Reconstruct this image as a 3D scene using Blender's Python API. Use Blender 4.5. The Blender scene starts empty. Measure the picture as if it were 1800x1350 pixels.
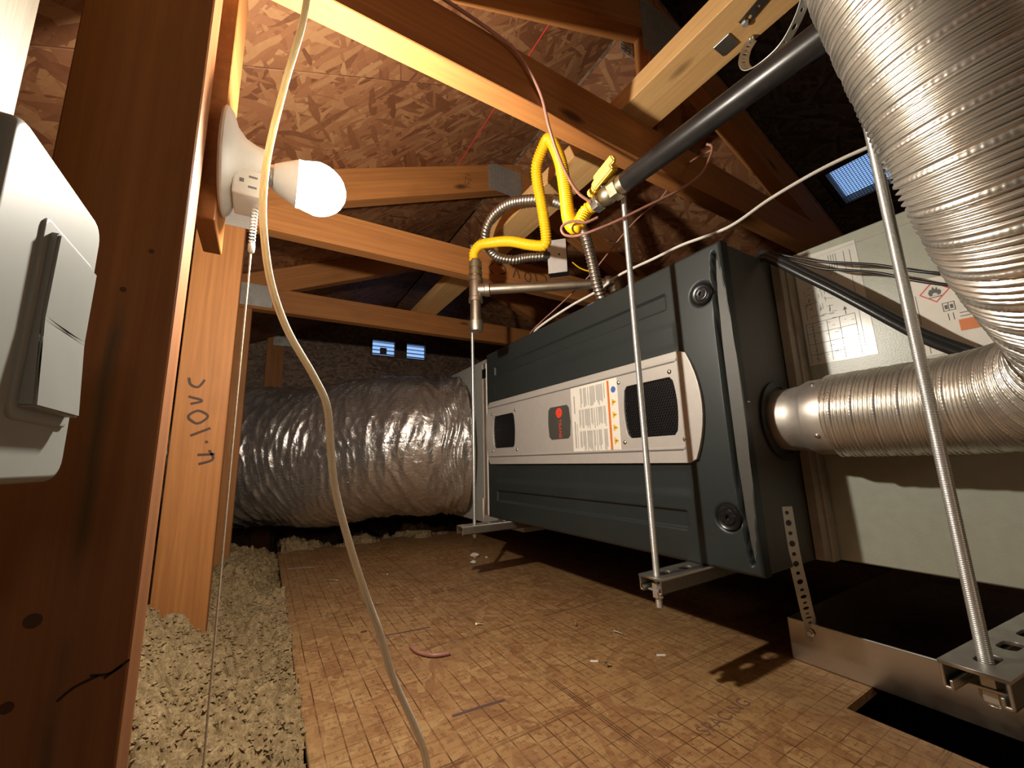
import bpy, bmesh, math, random
import numpy as np
from mathutils import Vector, Matrix
random.seed(7); rng = np.random.default_rng(7)
PI = math.pi
SC = bpy.context.scene
COL = SC.collection

# ------------------------------------------------------------------ camera, world, exposure
cam_d = bpy.data.cameras.new('camera'); cam = bpy.data.objects.new('camera', cam_d); COL.objects.link(cam)
FPX, YAW, PITCH, ROLL = 707.216, 2.59251, 0.182389, -0.0293312
cam_d.sensor_width = 36; cam_d.lens = FPX / 1800 * 36; cam_d.clip_start = .01
F = Vector((math.cos(YAW) * math.cos(PITCH), math.sin(YAW) * math.cos(PITCH), math.sin(PITCH)))
R0 = Vector((math.sin(YAW), -math.cos(YAW), 0)); U0 = R0.cross(F)
R = math.cos(ROLL) * R0 + math.sin(ROLL) * U0; U = -math.sin(ROLL) * R0 + math.cos(ROLL) * U0
M = Matrix((R, U, -F)).transposed().to_4x4(); M.translation = (.34567, -.62698, .1818)
cam.matrix_world = M
SC.camera = cam
w = bpy.data.worlds.new('world'); SC.world = w; w.use_nodes = True
w.node_tree.nodes['Background'].inputs[0].default_value = (.30, .52, 1, 1)
w.node_tree.nodes['Background'].inputs[1].default_value = 1.1
SC.view_settings.view_transform = 'Standard'; SC.view_settings.look = 'None'
SC.view_settings.exposure = 0.0; SC.view_settings.gamma = 1; SC.view_settings.use_curve_mapping = False
SC.cycles.max_bounces = 9; SC.cycles.diffuse_bounces = 4; SC.cycles.glossy_bounces = 5
BULB_POWER = 19.5; BULB_COL = (1, .92, .79)
BULB = Vector((-.145, -.607, .506))
# unseen fill light added far behind the camera to lift the shadows
ld = bpy.data.lights.new('rear_fill_light', 'POINT'); ld.energy = 6.0; ld.color = (1, .86, .68); ld.shadow_soft_size = .12
lo = bpy.data.objects.new('rear_fill_light', ld); COL.objects.link(lo); lo.location = (1.75, -.55, .62)

# ------------------------------------------------------------------ materials
class NT:
    def __init__(s, name):
        s.m = bpy.data.materials.new(name); s.m.use_nodes = True; s.t = s.m.node_tree; s.b = s.t.nodes['Principled BSDF']
    def n(s, k, **kw):
        o = s.t.nodes.new(k)
        for a, v in kw.items(): setattr(o, a, v)
        return o
    def l(s, a, b): s.t.links.new(a, b)
    def coord(s, scale=(1, 1, 1), rot=(0, 0, 0), rnd=False, kind='Object'):
        c = s.n('ShaderNodeTexCoord'); mp = s.n('ShaderNodeMapping')
        mp.inputs['Scale'].default_value = scale; mp.inputs['Rotation'].default_value = rot
        s.l(c.outputs[kind], mp.inputs[0])
        if rnd:
            oi = s.n('ShaderNodeObjectInfo'); mu = s.n('ShaderNodeVectorMath', operation='MULTIPLY_ADD')
            cv = s.n('ShaderNodeCombineXYZ')
            for i in range(3): s.l(oi.outputs['Random'], cv.inputs[i])
            mu.inputs[1].default_value = (37, 53, 71)
            s.l(cv.outputs[0], mu.inputs[0]); s.l(mp.outputs[0], mu.inputs[2])
            return mu.outputs[0]
        return mp.outputs[0]
    def noise(s, vec, scale, detail=4, rough=.55, dist=0):
        o = s.n('ShaderNodeTexNoise'); o.inputs['Scale'].default_value = scale; o.inputs['Detail'].default_value = detail
        o.inputs['Roughness'].default_value = rough; o.inputs['Distortion'].default_value = dist
        s.l(vec, o.inputs['Vector']); return o.outputs[0]
    def ramp(s, fac, stops, interp='LINEAR'):
        o = s.n('ShaderNodeValToRGB'); e = o.color_ramp.elements; o.color_ramp.interpolation = interp
        while len(e) < len(stops): e.new(.5)
        for i, (p, c) in enumerate(stops):
            e[i].position = p; e[i].color = (*c, 1) if len(c) == 3 else c
        s.l(fac, o.inputs[0]); return o.outputs[0]
    def mix(s, fac, a, b, mode='MIX'):
        o = s.n('ShaderNodeMix', data_type='RGBA', blend_type=mode)
        for i, v in ((0, fac), (6, a), (7, b)):
            if hasattr(v, 'is_linked') or hasattr(v, 'links'): s.l(v, o.inputs[i])
            elif i == 0: o.inputs[0].default_value = v
            else: o.inputs[i].default_value = (*v, 1)
        return o.outputs[2]
    def math(s, op, a, b=0.0, clamp=False):
        o = s.n('ShaderNodeMath', operation=op); o.use_clamp = clamp
        for i, v in ((0, a), (1, b)):
            if hasattr(v, 'links'): s.l(v, o.inputs[i])
            else: o.inputs[i].default_value = v
        return o.outputs[0]
    def set(s, color=None, rough=None, metal=None, spec=None):
        for k, v in (('Base Color', color), ('Roughness', rough), ('Metallic', metal), ('Specular IOR Level', spec)):
            if v is None: continue
            if hasattr(v, 'links'): s.l(v, s.b.inputs[k])
            else: s.b.inputs[k].default_value = (*v, 1) if k == 'Base Color' else v
    def bump(s, h, strength=.3, dist=.002):
        o = s.n('ShaderNodeBump'); o.inputs['Strength'].default_value = strength; o.inputs['Distance'].default_value = dist
        s.l(h, o.inputs['Height']); s.l(o.outputs[0], s.b.inputs['Normal'])

def plain(name, c, rough=.5, metal=0, var=.08, nscale=60, bump=0.0, bscale=400):
    t = NT(name); v = t.coord()
    n = t.noise(v, nscale, 4)
    a = tuple(max(0, x * (1 - var)) for x in c); b = tuple(min(1, x * (1 + var)) for x in c)
    t.set(t.ramp(n, [(.3, a), (.7, b)]), rough, metal)
    if bump: t.bump(t.noise(v, bscale, 3), bump, .001)
    return t.m

def wood(name, dark, light, stain=0.0):
    t = NT(name); v = t.coord((1.1, 30, 30), rnd=True)
    g = t.noise(v, 2.6, 8, .62, .8)
    wv = t.n('ShaderNodeTexWave', bands_direction='Y'); wv.inputs['Scale'].default_value = .9; wv.inputs['Distortion'].default_value = 9
    wv.inputs['Detail'].default_value = 3; wv.inputs['Detail Scale'].default_value = .6
    t.l(v, wv.inputs['Vector'])
    f = t.math('ADD', t.math('MULTIPLY', g, .93), t.math('MULTIPLY', wv.outputs['Fac'], .07))
    c = t.ramp(f, [(.25, dark), (.5, tuple((a + b) / 2 for a, b in zip(dark, light))), (.72, light)])
    # knots
    k = t.coord((3.2, 9, 9), rnd=True)
    vo = t.n('ShaderNodeTexVoronoi'); vo.inputs['Scale'].default_value = 1.0; t.l(k, vo.inputs['Vector'])
    kn = t.ramp(vo.outputs['Distance'], [(.05, (1, 1, 1)), (.11, (0, 0, 0))])
    c = t.mix(kn, c, tuple(x * .32 for x in dark))
    bl = t.noise(t.coord((1, 3, 3), rnd=True), 5, 3)
    c = t.mix(t.ramp(bl, [(.55, (0, 0, 0)), (.75, (.35, .35, .35))]), c, tuple(x * .7 for x in dark))
    if stain:
        # a grey mould streak down one strip of the board
        co = t.n('ShaderNodeTexCoord'); sp = t.n('ShaderNodeSeparateXYZ'); t.l(co.outputs['Object'], sp.inputs[0])
        d = t.math('ABSOLUTE', t.math('SUBTRACT', t.math('ADD', sp.outputs[1], t.math('MULTIPLY', t.math('SUBTRACT', t.noise(t.coord((7, 7, 7)), 1.5, 3), .5), .012)), .0080))
        band = t.ramp(t.math('MULTIPLY', d, 100.0), [(.0, (1, 1, 1)), (.75, (0, 0, 0))])
        patch = t.ramp(t.noise(t.coord((11, 30, 30)), 1.0, 3), [(.35, (.15,) * 3), (.6, (1, 1, 1))])
        low = t.ramp(sp.outputs[0], [(.02, (1, 1, 1)), (.07, (0, 0, 0))])
        m = t.mix(1.0, t.mix(1.0, band, patch, 'MULTIPLY'), low, 'MULTIPLY')
        m = t.mix(1.0, m, (stain,) * 3, 'MULTIPLY')
        c = t.mix(m, c, (.075, .062, .040))
    t.set(c, .62); t.b.inputs['Specular IOR Level'].default_value = .3
    t.bump(g, .25, .002)
    return t.m

def osb_color(t, pal, s=1.35, angs=(.35, 1.25, -.75, 2.3)):
    """layers of long strand flakes lying in three directions"""
    cols = []
    for i, a in enumerate(angs):
        v = t.coord((1, 1, 1), (0, 0, a))
        v2 = t.n('ShaderNodeVectorMath', operation='MULTIPLY'); v2.inputs[1].default_value = (8 * s, 52 * s, 60 * s)
        wob = t.n('ShaderNodeTexNoise'); wob.inputs['Scale'].default_value = 9; t.l(v, wob.inputs['Vector'])
        ad = t.n('ShaderNodeVectorMath', operation='MULTIPLY_ADD'); ad.inputs[1].default_value = (.03, .03, .03)
        t.l(wob.outputs['Color'], ad.inputs[0]); t.l(v, ad.inputs[2]); t.l(ad.outputs[0], v2.inputs[0])
        vo = t.n('ShaderNodeTexVoronoi'); vo.inputs['Scale'].default_value = 1; t.l(v2.outputs[0], vo.inputs['Vector'])
        sp = t.n('ShaderNodeSeparateColor'); t.l(vo.outputs['Color'], sp.inputs[0])
        cols.append((sp.outputs[0], sp.outputs[1], vo.outputs['Distance']))
    val, pick = cols[0][0], cols[0][1]
    for r, g, d in cols[1:]:
        m = t.math('GREATER_THAN', g, pick)
        val = t.math('ADD', t.math('MULTIPLY', r, m), t.math('MULTIPLY', val, t.math('SUBTRACT', 1.0, m)))
        pick = t.math('MAXIMUM', g, pick)
    fine = t.noise(t.coord((1, 1, 1)), 120, 4)
    f = t.math('ADD', t.math('MULTIPLY', val, .8), t.math('MULTIPLY', fine, .25))
    big = t.noise(t.coord((1, 1, 1)), 4, 3)
    f = t.math('ADD', f, t.math('MULTIPLY', t.math('SUBTRACT', big, .5), .35))
    n = len(pal)
    return t.ramp(f, [(.1 + .85 * i / (n - 1), c) for i, c in enumerate(pal)]), f

def make_osb(name, pal):
    t = NT(name); c, f = osb_color(t, pal)
    t.set(c, .6); t.b.inputs['Specular IOR Level'].default_value = .3
    t.bump(f, .5, .003)
    return t.m

def make_floor_osb():
    t = NT('printed_subfloor')
    c, f = osb_color(t, [(.255, .125, .052), (.315, .168, .069), (.345, .195, .080), (.395, .24, .105)])
    co = t.n('ShaderNodeTexCoord'); sep = t.n('ShaderNodeSeparateXYZ'); t.l(co.outputs['Object'], sep.inputs[0])
    x, y = sep.outputs[0], sep.outputs[1]
    wob = t.math('MULTIPLY', t.math('SUBTRACT', t.noise(co.outputs['Object'], 5, 2), .5), .004)
    def lines(a, pitch, off, wd):
        u = t.math('FRACT', t.math('DIVIDE', t.math('ADD', t.math('ADD', a, wob), off + 10 * pitch * 20), pitch))
        d = t.math('ABSOLUTE', t.math('SUBTRACT', u, .5))
        return t.math('GREATER_THAN', d, .5 - wd / pitch / 2)
    P = .0254
    lx = lines(y, P, .513, .0018)            # lines running along the sheet
    ly = lines(x, P, .264, .0015)            # lines across it
    cx = lines(y, P, .513 + P / 2, .0012); cy = lines(x, P, .264 + P / 2, .0012)
    nx = lines(x, P, .264 + P / 2, .008); ny = lines(y, P, .513 + P / 2, .009)
    plus = t.math('MAXIMUM', t.math('MULTIPLY', cx, nx), t.math('MULTIPLY', cy, ny))
    ruled = t.math('MAXIMUM', lines(y, P * 16, .513 - .0254 * 12 + .004, .0016), lines(y, P * 16, .513 - .0254 * 12 - .004, .0016))
    ruled = t.math('MAXIMUM', ruled, lines(x, P * 12, .16, .0016)); ruled = t.math('MAXIMUM', ruled, lines(x, P * 12, .166, .0016))
    wear = t.ramp(t.noise(co.outputs['Object'], 22, 5, .65), [(.38, (0, 0, 0)), (.56, (1, 1, 1))])
    ink = t.math('MAXIMUM', t.math('MULTIPLY', lx, 1.0), t.math('MULTIPLY', ly, .75))
    ink = t.math('MAXIMUM', ink, t.math('MULTIPLY', plus, .6)); ink = t.math('MAXIMUM', ink, ruled)
    s2 = t.n('ShaderNodeSeparateColor'); t.l(wear, s2.inputs[0])
    ink = t.math('MULTIPLY', ink, t.math('ADD', t.math('MULTIPLY', s2.outputs[0], .78), .18))
    c = t.mix(ink, c, (.075, .03, .012))
    st = t.noise(t.coord((14, 60, 40), (0, 0, .9)), 3.0, 5, .6); st2 = t.noise(t.coord((55, 16, 40), (0, 0, .3)), 3.0, 5, .6)
    c = t.mix(t.ramp(t.math('MULTIPLY', st, st2), [(.25, (0, 0, 0)), (.36, (.6, .6, .6))]), c, (.16, .07, .03))
    # smears and dirt
    d1 = t.noise(t.coord((1, 1, 1), (0, 0, .5)), 7, 5, .6)
    c = t.mix(t.ramp(d1, [(.56, (0, 0, 0)), (.75, (.5, .5, .5))]), c, (.17, .085, .05))
    gr = t.noise(t.coord((1, 1, 1)), 3.1, 2)
    c = t.mix(t.ramp(gr, [(.5, (0, 0, 0)), (.72, (.4, .4, .4))]), c, (.27, .17, .07))
    t.set(c, .5); t.b.inputs['Specular IOR Level'].default_value = .35
    t.bump(f, .2, .001)
    return t.m

def emis(name, c, s):
    t = NT(name); t.set((.9, .9, .9), .5); t.b.inputs['Emission Color'].default_value = (*c, 1); t.b.inputs['Emission Strength'].default_value = s
    return t.m

def metal(name, c, rough=.35, streak=(1, 1, 1), var=.25, bump=.0, bscale=150, metallic=1.0):
    t = NT(name); v = t.coord(streak); n = t.noise(v, 25, 5)
    t.set(t.ramp(n, [(.3, tuple(x * (1 - var) for x in c)), (.7, c)]), t.ramp(n, [(.3, (rough * 1.35,) * 3), (.7, (rough * .8,) * 3)]), metallic)
    if bump: t.bump(t.noise(t.coord(), bscale, 3), bump, .001)
    return t.m

def make_foil():
    t = NT('crinkled_foil'); v = t.coord()
    n = t.noise(v, 26, 6, .6, .4)
    g = t.n('ShaderNodeTexBrick'); g.inputs['Scale'].default_value = 1; g.offset = 0
    g.inputs['Brick Width'].default_value = .012; g.inputs['Row Height'].default_value = .012; g.inputs['Mortar Size'].default_value = .0012
    t.l(t.n('ShaderNodeTexCoord').outputs['UV'], g.inputs['Vector'])
    h = t.math('ADD', t.math('MULTIPLY', n, 1.0), t.math('MULTIPLY', g.outputs['Fac'], .06))
    t.set((.84, .80, .76), t.ramp(n, [(.3, (.34,) * 3), (.7, (.20,) * 3)]), .88)
    t.bump(h, .8, .008)
    return t.m

def make_ins():
    t = NT('blown_insulation'); v = t.coord()
    n = t.noise(v, 90, 6, .7); n2 = t.noise(v, 350, 3, .6)
    f = t.math('ADD', t.math('MULTIPLY', n, .6), t.math('MULTIPLY', n2, .45))
    c = t.ramp(f, [(.30, (.12, .078, .036)), (.5, (.24, .168, .085)), (.72, (.44, .335, .19))])
    t.set(c, .95); t.b.inputs['Specular IOR Level'].default_value = .1
    t.bump(f, .6, .004)
    return t.m

WOOD = wood('framing_lumber', (.28, .105, .030), (.43, .178, .050))
WOODB = wood('pale_framing_lumber', (.46, .255, .095), (.60, .365, .15))
WOODS = wood('stained_stud_lumber', (.22, .085, .032), (.33, .135, .050), .8)
OSBR = make_osb('roof_sheathing', [(.125, .046, .019), (.205, .083, .036), (.245, .108, .046), (.315, .165, .073)])
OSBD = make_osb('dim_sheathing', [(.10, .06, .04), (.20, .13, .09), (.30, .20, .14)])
OSBF = make_floor_osb()
INS = make_ins()
FOIL = make_foil()
GALV = metal('galvanized_steel', (.56, .55, .51), .38, var=.3, bscale=90, bump=.05)
ZINC = metal('zinc_rod', (.76, .77, .74), .34, metallic=.85)
ALU = metal('aluminium_flex', (.74, .70, .63), .33, var=.08, metallic=.90)
ALUS = metal('aluminium_sleeve', (.62, .57, .51), .45, var=.10, metallic=.85)
BLACKPIPE = metal('black_iron', (.045, .042, .040), .30, var=.6, metallic=.5)
OLDPIPE = metal('old_iron_pipe', (.46, .39, .31), .42, var=.35, bump=.1)
BRASS = metal('dull_brass', (.47, .40, .27), .4, var=.35, bump=.1)
NICKEL = metal('nickel_fitting', (.75, .72, .66), .28, var=.1)
CONDUIT = metal('flexible_conduit_steel', (.60, .55, .48), .33, var=.2)
PLATEM = metal('nail_plate_steel', (.52, .49, .44), .5, var=.3, metallic=.7)
STRAPM = metal('strap_steel', (.74, .74, .67), .45, var=.15, metallic=.6)
STRAPD = metal('dark_strap_steel', (.16, .14, .12), .5, var=.3)
PANM = metal('pan_steel', (.60, .52, .42), .33, var=.12)
YEL = plain('yellow_jacket', (.86, .50, .01), .38, var=.05)
YELH = plain('yellow_handle', (.90, .56, .01), .45, var=.04)
def speckle():
    t = NT('charcoal_enamel'); v = t.coord(); n = t.noise(v, 900, 2); d = t.noise(v, 7, 4)
    c = t.mix(t.ramp(d, [(.55, (0, 0, 0)), (.8, (.25, .25, .25))]), (.020, .0245, .0235), (.040, .042, .039))
    t.set(c, t.ramp(n, [(.35, (.36,) * 3), (.65, (.5,) * 3)]), .0)
    t.b.inputs['Specular IOR Level'].default_value = .38; t.bump(n, .22, .0006); return t.m
CHAR = speckle()
CASE = plain('casing_enamel', (.062, .057, .048), .5, var=.06)
SILV = plain('silver_panel', (.50, .46, .42), .42, .25, var=.03)
COILM = plain('coil_case_enamel', (.325, .335, .27), .33, var=.05, bump=.16, bscale=420)
COILT = plain('coil_flange', (.30, .25, .19), .5, var=.1)
WHITE = plain('white_plastic', (.72, .71, .67), .4, var=.03)
GRAYW = plain('switch_plate_grey', (.29, .30, .28), .5, var=.03)
GRAYD = plain('switch_box_grey', (.30, .30, .28), .5, var=.06)
PAPER = plain('label_paper', (.74, .69, .61), .6, var=.03)
PAPERG = plain('glossy_label_paper', (.60, .60, .55), .2, var=.02); PAPERG.node_tree.nodes['Principled BSDF'].inputs['Specular IOR Level'].default_value = .3
INK = plain('print_ink', (.10, .095, .09), .6)
INKG = plain('grey_print_ink', (.36, .34, .31), .6)
INKP = plain('pencil_mark', (.10, .045, .02), .8)
ORANGE = plain('orange_print', (.62, .16, .02), .5)
BLUE = plain('blue_print', (.05, .13, .42), .5)
YELP = plain('yellow_print', (.72, .42, .02), .5)
RED = plain('red_print', (.62, .05, .04), .5)
LOGOR = plain('logo_red', (.80, .06, .03), .4)
BLACK = plain('black_plastic', (.006, .006, .007), .3)
BLACKM = plain('black_void', (.006, .005, .005), .9)
RUBBER = plain('black_rubber', (.02, .02, .02), .35, bump=.1)
CORD = plain('ivory_cord', (.88, .81, .70), .35, var=.05, nscale=20)
_b = CORD.node_tree.nodes['Principled BSDF']; _b.inputs['Subsurface Weight'].default_value = .4; _b.inputs['Subsurface Radius'].default_value = (1, .92, .82); _b.inputs['Subsurface Scale'].default_value = .004
ROMEX = plain('white_cable_jacket', (.86, .80, .70), .45, var=.05)
BROWN = plain('brown_wire_jacket', (.33, .15, .11), .4, var=.12)
STRING = plain('pull_string', (.62, .55, .42), .8, var=.2, nscale=300)
PLENUM = plain('plenum_sheet', (.56, .55, .50), .45, .2, var=.06)
TAPE = plain('torn_tape', (.68, .62, .52), .6, var=.1)
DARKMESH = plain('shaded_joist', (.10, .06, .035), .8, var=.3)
SCREW = metal('screw_zinc', (.70, .62, .45), .3)
CRUMB = plain('white_crumb', (.75, .70, .62), .9, var=.1)

# ------------------------------------------------------------------ geometry helpers
def link(name, me, m, parent=None, kind=None, loc=None):
    o = bpy.data.objects.new(name, me); COL.objects.link(o)
    if m is not None and not me.materials: me.materials.append(m)
    if parent: o.parent = parent
    if kind: o['kind'] = kind
    if loc is not None: o.location = loc
    return o
def tag(o, label, cat, group=None):
    o['label'] = label; o['category'] = cat
    if group: o['group'] = group
    return o
def thing(name, label, cat, loc=(0, 0, 0), group=None):
    o = bpy.data.objects.new(name, None); COL.objects.link(o); o.location = loc; o.empty_display_size = .05
    return tag(o, label, cat, group)
def bm_mesh(bm, name, smooth=False):
    bmesh.ops.recalc_face_normals(bm, faces=bm.faces[:])
    me = bpy.data.meshes.new(name); bm.to_mesh(me); bm.free()
    if smooth:
        me.polygons.foreach_set('use_smooth', [True] * len(me.polygons)); 
    return me
def rel(o, parent):
    """keep world coordinates of a mesh drawn in world space under a parent that has a location"""
    if parent is not None and parent.location.length > 0: o.location = -Vector(parent.location)
def box_bm(bm, a, b, bevel=0.0, seg=1):
    a = Vector(a); b = Vector(b); c = (a + b) / 2; d = b - a
    r = bmesh.ops.create_cube(bm, size=1, matrix=Matrix.Translation(c) @ Matrix.Diagonal((*[abs(x) for x in d], 1)))
    if bevel:
        es = list({e for v in r['verts'] for e in v.link_edges})
        bmesh.ops.bevel(bm, geom=es, offset=bevel, segments=seg, affect='EDGES', profile=.5)
def box(name, a, b, m, parent=None, bevel=0.0, seg=1, kind=None):
    bm = bmesh.new(); box_bm(bm, a, b, bevel, seg)
    o = link(name, bm_mesh(bm, name), m, parent, kind); rel(o, parent); return o
def frame_from(d, up=Vector((0, 0, 1))):
    d = Vector(d).normalized()
    if abs(d.dot(up)) > .98: up = Vector((0, 1, 0))
    y = (up - d * up.dot(d)).normalized(); x = y.cross(d)
    return x, y, d
def board(name, p0, p1, wdir, wd, th, m, parent=None, kind=None, bevel=.0012):
    """a length of lumber: local X runs along it, so the grain does too"""
    p0, p1 = Vector(p0), Vector(p1); d = p1 - p0; L = d.length; d.normalize()
    wv = Vector(wdir); wv = (wv - d * wv.dot(d)).normalized(); tv = d.cross(wv)
    bm = bmesh.new(); box_bm(bm, (-L / 2, -wd / 2, -th / 2), (L / 2, wd / 2, th / 2), bevel)
    o = link(name, bm_mesh(bm, name), m, parent, kind)
    mt = Matrix((d, wv, tv)).transposed().to_4x4(); mt.translation = (p0 + p1) / 2
    if parent: mt.translation -= parent.location
    o.matrix_local = mt
    return o
def catmull(pts, n):
    P = np.array(pts, float); P = np.vstack([2 * P[0] - P[1], P, 2 * P[-1] - P[-2]])
    seg = np.linalg.norm(np.diff(P[1:-1], axis=0), axis=1); s = np.r_[0, np.cumsum(seg)]
    out = []
    for t in np.linspace(0, s[-1], n):
        i = min(len(seg) - 1, np.searchsorted(s, t, side='right') - 1); u = (t - s[i]) / max(seg[i], 1e-9)
        a, b, c, d = P[i], P[i + 1], P[i + 2], P[i + 3]
        out.append(.5 * ((2 * b) + (-a + c) * u + (2 * a - 5 * b + 4 * c - d) * u * u + (-a + 3 * b - 3 * c + d) * u ** 3))
    out = np.array(out)
    # even spacing
    seg = np.linalg.norm(np.diff(out, axis=0), axis=1); s2 = np.r_[0, np.cumsum(seg)]
    tt = np.linspace(0, s2[-1], n)
    return np.stack([np.interp(tt, s2, out[:, k]) for k in range(3)], 1), s2[-1]
def sweep(pts, n, sides, rad, name, caps=True, uv=False, squash=None):
    """tube along a smooth path; rad(s array, theta array) -> radius grid"""
    C, L = catmull(pts, n) if n else (np.array(pts, float), 0)
    n = len(C)
    if not L: L = np.linalg.norm(np.diff(C, axis=0), axis=1).sum()
    T = np.gradient(C, axis=0); T /= np.linalg.norm(T, axis=1)[:, None]
    X = np.zeros_like(T); x = np.cross(T[0], (0, 0, 1.)); 
    if np.linalg.norm(x) < .1: x = np.cross(T[0], (0, 1., 0))
    for i in range(n):
        x = x - T[i] * x.dot(T[i]); x /= np.linalg.norm(x); X[i] = x
    Y = np.cross(T, X)
    th = np.linspace(0, 2 * PI, sides, endpoint=False); s = np.linspace(0, L, n)
    Rg = rad(s[:, None], th[None, :]) if callable(rad) else np.full((n, sides), rad)
    Rg = np.broadcast_to(Rg, (n, sides))
    sx, sy = squash or (1, 1)
    V = C[:, None, :] + Rg[..., None] * (np.cos(th)[None, :, None] * X[:, None, :] * sx + np.sin(th)[None, :, None] * Y[:, None, :] * sy)
    V = V.reshape(-1, 3)
    i = np.arange(n - 1)[:, None] * sides; j = np.arange(sides)[None, :]; k = (j + 1) % sides
    Q = np.stack(np.broadcast_arrays(i + j, i + k, i + sides + k, i + sides + j), -1).reshape(-1, 4)
    me = bpy.data.meshes.new(name)
    nq = len(Q); loops = Q.ravel(); starts = np.arange(nq) * 4; tot = np.full(nq, 4)
    if caps:
        loops = np.r_[loops, np.arange(sides)[::-1], (n - 1) * sides + np.arange(sides)]
        starts = np.r_[starts, nq * 4, nq * 4 + sides]; tot = np.r_[tot, sides, sides]
    me.vertices.add(len(V)); me.vertices.foreach_set('co', V.ravel().astype(np.float32))
    me.loops.add(len(loops)); me.loops.foreach_set('vertex_index', loops.astype(np.int32))
    me.polygons.add(len(starts)); me.polygons.foreach_set('loop_start', starts.astype(np.int32)); me.polygons.foreach_set('loop_total', tot.astype(np.int32))
    me.update(calc_edges=True)
    sm = np.ones(len(starts), bool)
    if caps: sm[-2:] = False
    me.polygons.foreach_set('use_smooth', sm)
    if uv:
        ul = me.uv_layers.new(name='UVMap'); vi = loops; ring = vi // sides; q = vi % sides
        uu = np.stack([s[ring], th[q] * .27], 1); ul.data.foreach_set('uv', uu.ravel().astype(np.float32))
    me.validate(); return me
def tube(name, pts, r, m, parent=None, n=None, sides=10, kind=None, squash=None):
    me = sweep(pts, n or max(8, len(pts) * 6), sides, r, name, squash=squash)
    o = link(name, me, m, parent, kind); rel(o, parent); return o
def lathe(name, axis0, axis1, prof, m, parent=None, sides=32, smooth=True, up=None):
    """prof: list of (along 0..len in metres, radius) turned about the axis"""
    a = Vector(axis0); x, y, d = frame_from(Vector(axis1) - a, up or Vector((0, 0, 1)))
    bm = bmesh.new(); rings = []
    for h, r in prof:
        rings.append([bm.verts.new(a + d * h + (x * math.cos(2 * PI * k / sides) + y * math.sin(2 * PI * k / sides)) * max(r, 1e-5)) for k in range(sides)])
    for A, B in zip(rings, rings[1:]):
        for k in range(sides): bm.faces.new((A[k], A[(k + 1) % sides], B[(k + 1) % sides], B[k]))
    bm.faces.new(rings[0][::-1]); bm.faces.new(rings[-1])
    me = bm_mesh(bm, name, smooth)
    if smooth:
        try: me.set_sharp_from_angle(angle=.6)
        except Exception: pass
    o = link(name, me, m, parent); rel(o, parent); return o
def poly_solid(name, loops, to3, depth, m, parent=None, bevel=0.0, kind=None):
    """flat plate with holes from 2D outlines; to3 maps local xyz to the world (a matrix)"""
    cu = bpy.data.curves.new(name, 'CURVE'); cu.dimensions = '2D'; cu.fill_mode = 'BOTH'; cu.extrude = depth / 2; cu.bevel_depth = bevel
    for lp in loops:
        sp = cu.splines.new('POLY'); sp.points.add(len(lp) - 1); sp.use_cyclic_u = True
        for p, q in zip(sp.points, lp): p.co = (q[0], q[1], 0, 1)
    tmp = bpy.data.objects.new('t', cu); COL.objects.link(tmp)
    me = bpy.data.meshes.new_from_object(tmp.evaluated_get(bpy.context.evaluated_depsgraph_get()))
    bpy.data.objects.remove(tmp); bpy.data.curves.remove(cu)
    me.transform(to3); me.name = name
    o = link(name, me, m, parent, kind); rel(o, parent); return o
def text_mesh(name, s, size, to3, m, parent=None, depth=.0003, align='CENTER', shear=0.0, space=1.0):
    cu = bpy.data.curves.new(name, 'FONT'); cu.body = s; cu.size = size; cu.extrude = depth; cu.align_x = align; cu.align_y = 'CENTER'; cu.shear = shear; cu.space_character = space
    tmp = bpy.data.objects.new('t', cu); COL.objects.link(tmp); bpy.context.view_layer.update()
    me = bpy.data.meshes.new_from_object(tmp.evaluated_get(bpy.context.evaluated_depsgraph_get()))
    bpy.data.objects.remove(tmp); bpy.data.curves.remove(cu)
    me.transform(to3); me.name = name; me.materials.clear()
    o = link(name, me, m, parent); rel(o, parent); return o
def plane_mat(o, x, y):
    x = Vector(x).normalized(); y = Vector(y).normalized(); z = x.cross(y)
    mt = Matrix((x, y, z)).transposed().to_4x4(); mt.translation = o; return mt
def rrect(x0, y0, x1, y1, r, n=5):
    out = []
    for cx, cy, a in ((x1 - r, y1 - r, 0), (x0 + r, y1 - r, PI / 2), (x0 + r, y0 + r, PI), (x1 - r, y0 + r, 1.5 * PI)):
        for k in range(n + 1): out.append((cx + r * math.cos(a + PI / 2 * k / n), cy + r * math.sin(a + PI / 2 * k / n)))
    return out
def circ(cx, cy, r, n=16): return [(cx + r * math.cos(2 * PI * k / n), cy + r * math.sin(2 * PI * k / n)) for k in range(n)]
def copy_tree(o, parent=None, delta=None):
    c = o.copy(); COL.objects.link(c)
    if parent: c.parent = parent
    for ch in list(o.children): copy_tree(ch, c)
    return c
def strokes(name, lines, to3, m, parent=None, wd=.0022, hgt=.0004):
    """pencil or marker strokes as thin raised ribbons"""
    bm = bmesh.new()
    for ln in lines:
        ln = [(a, b, 0.0) for a, b in ln]
        P, _ = catmull(ln, max(3, len(ln) * 5)) if len(ln) > 2 else (np.array(ln, float), 0)
        T = np.gradient(P, axis=0); T /= (np.linalg.norm(T, axis=1)[:, None] + 1e-9); N = np.c_[-T[:, 1], T[:, 0], T[:, 2]]
        a = [bm.verts.new(Vector(p + q * wd / 2) + Vector((0, 0, hgt))) for p, q in zip(P, N)]
        b = [bm.verts.new(Vector(p - q * wd / 2) + Vector((0, 0, hgt))) for p, q in zip(P, N)]
        for i in range(len(a) - 1): bm.faces.new((a[i], a[i + 1], b[i + 1], b[i]))
    me = bm_mesh(bm, name); me.transform(to3)
    o = link(name, me, m, parent, 'stuff'); rel(o, parent); return o

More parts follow.
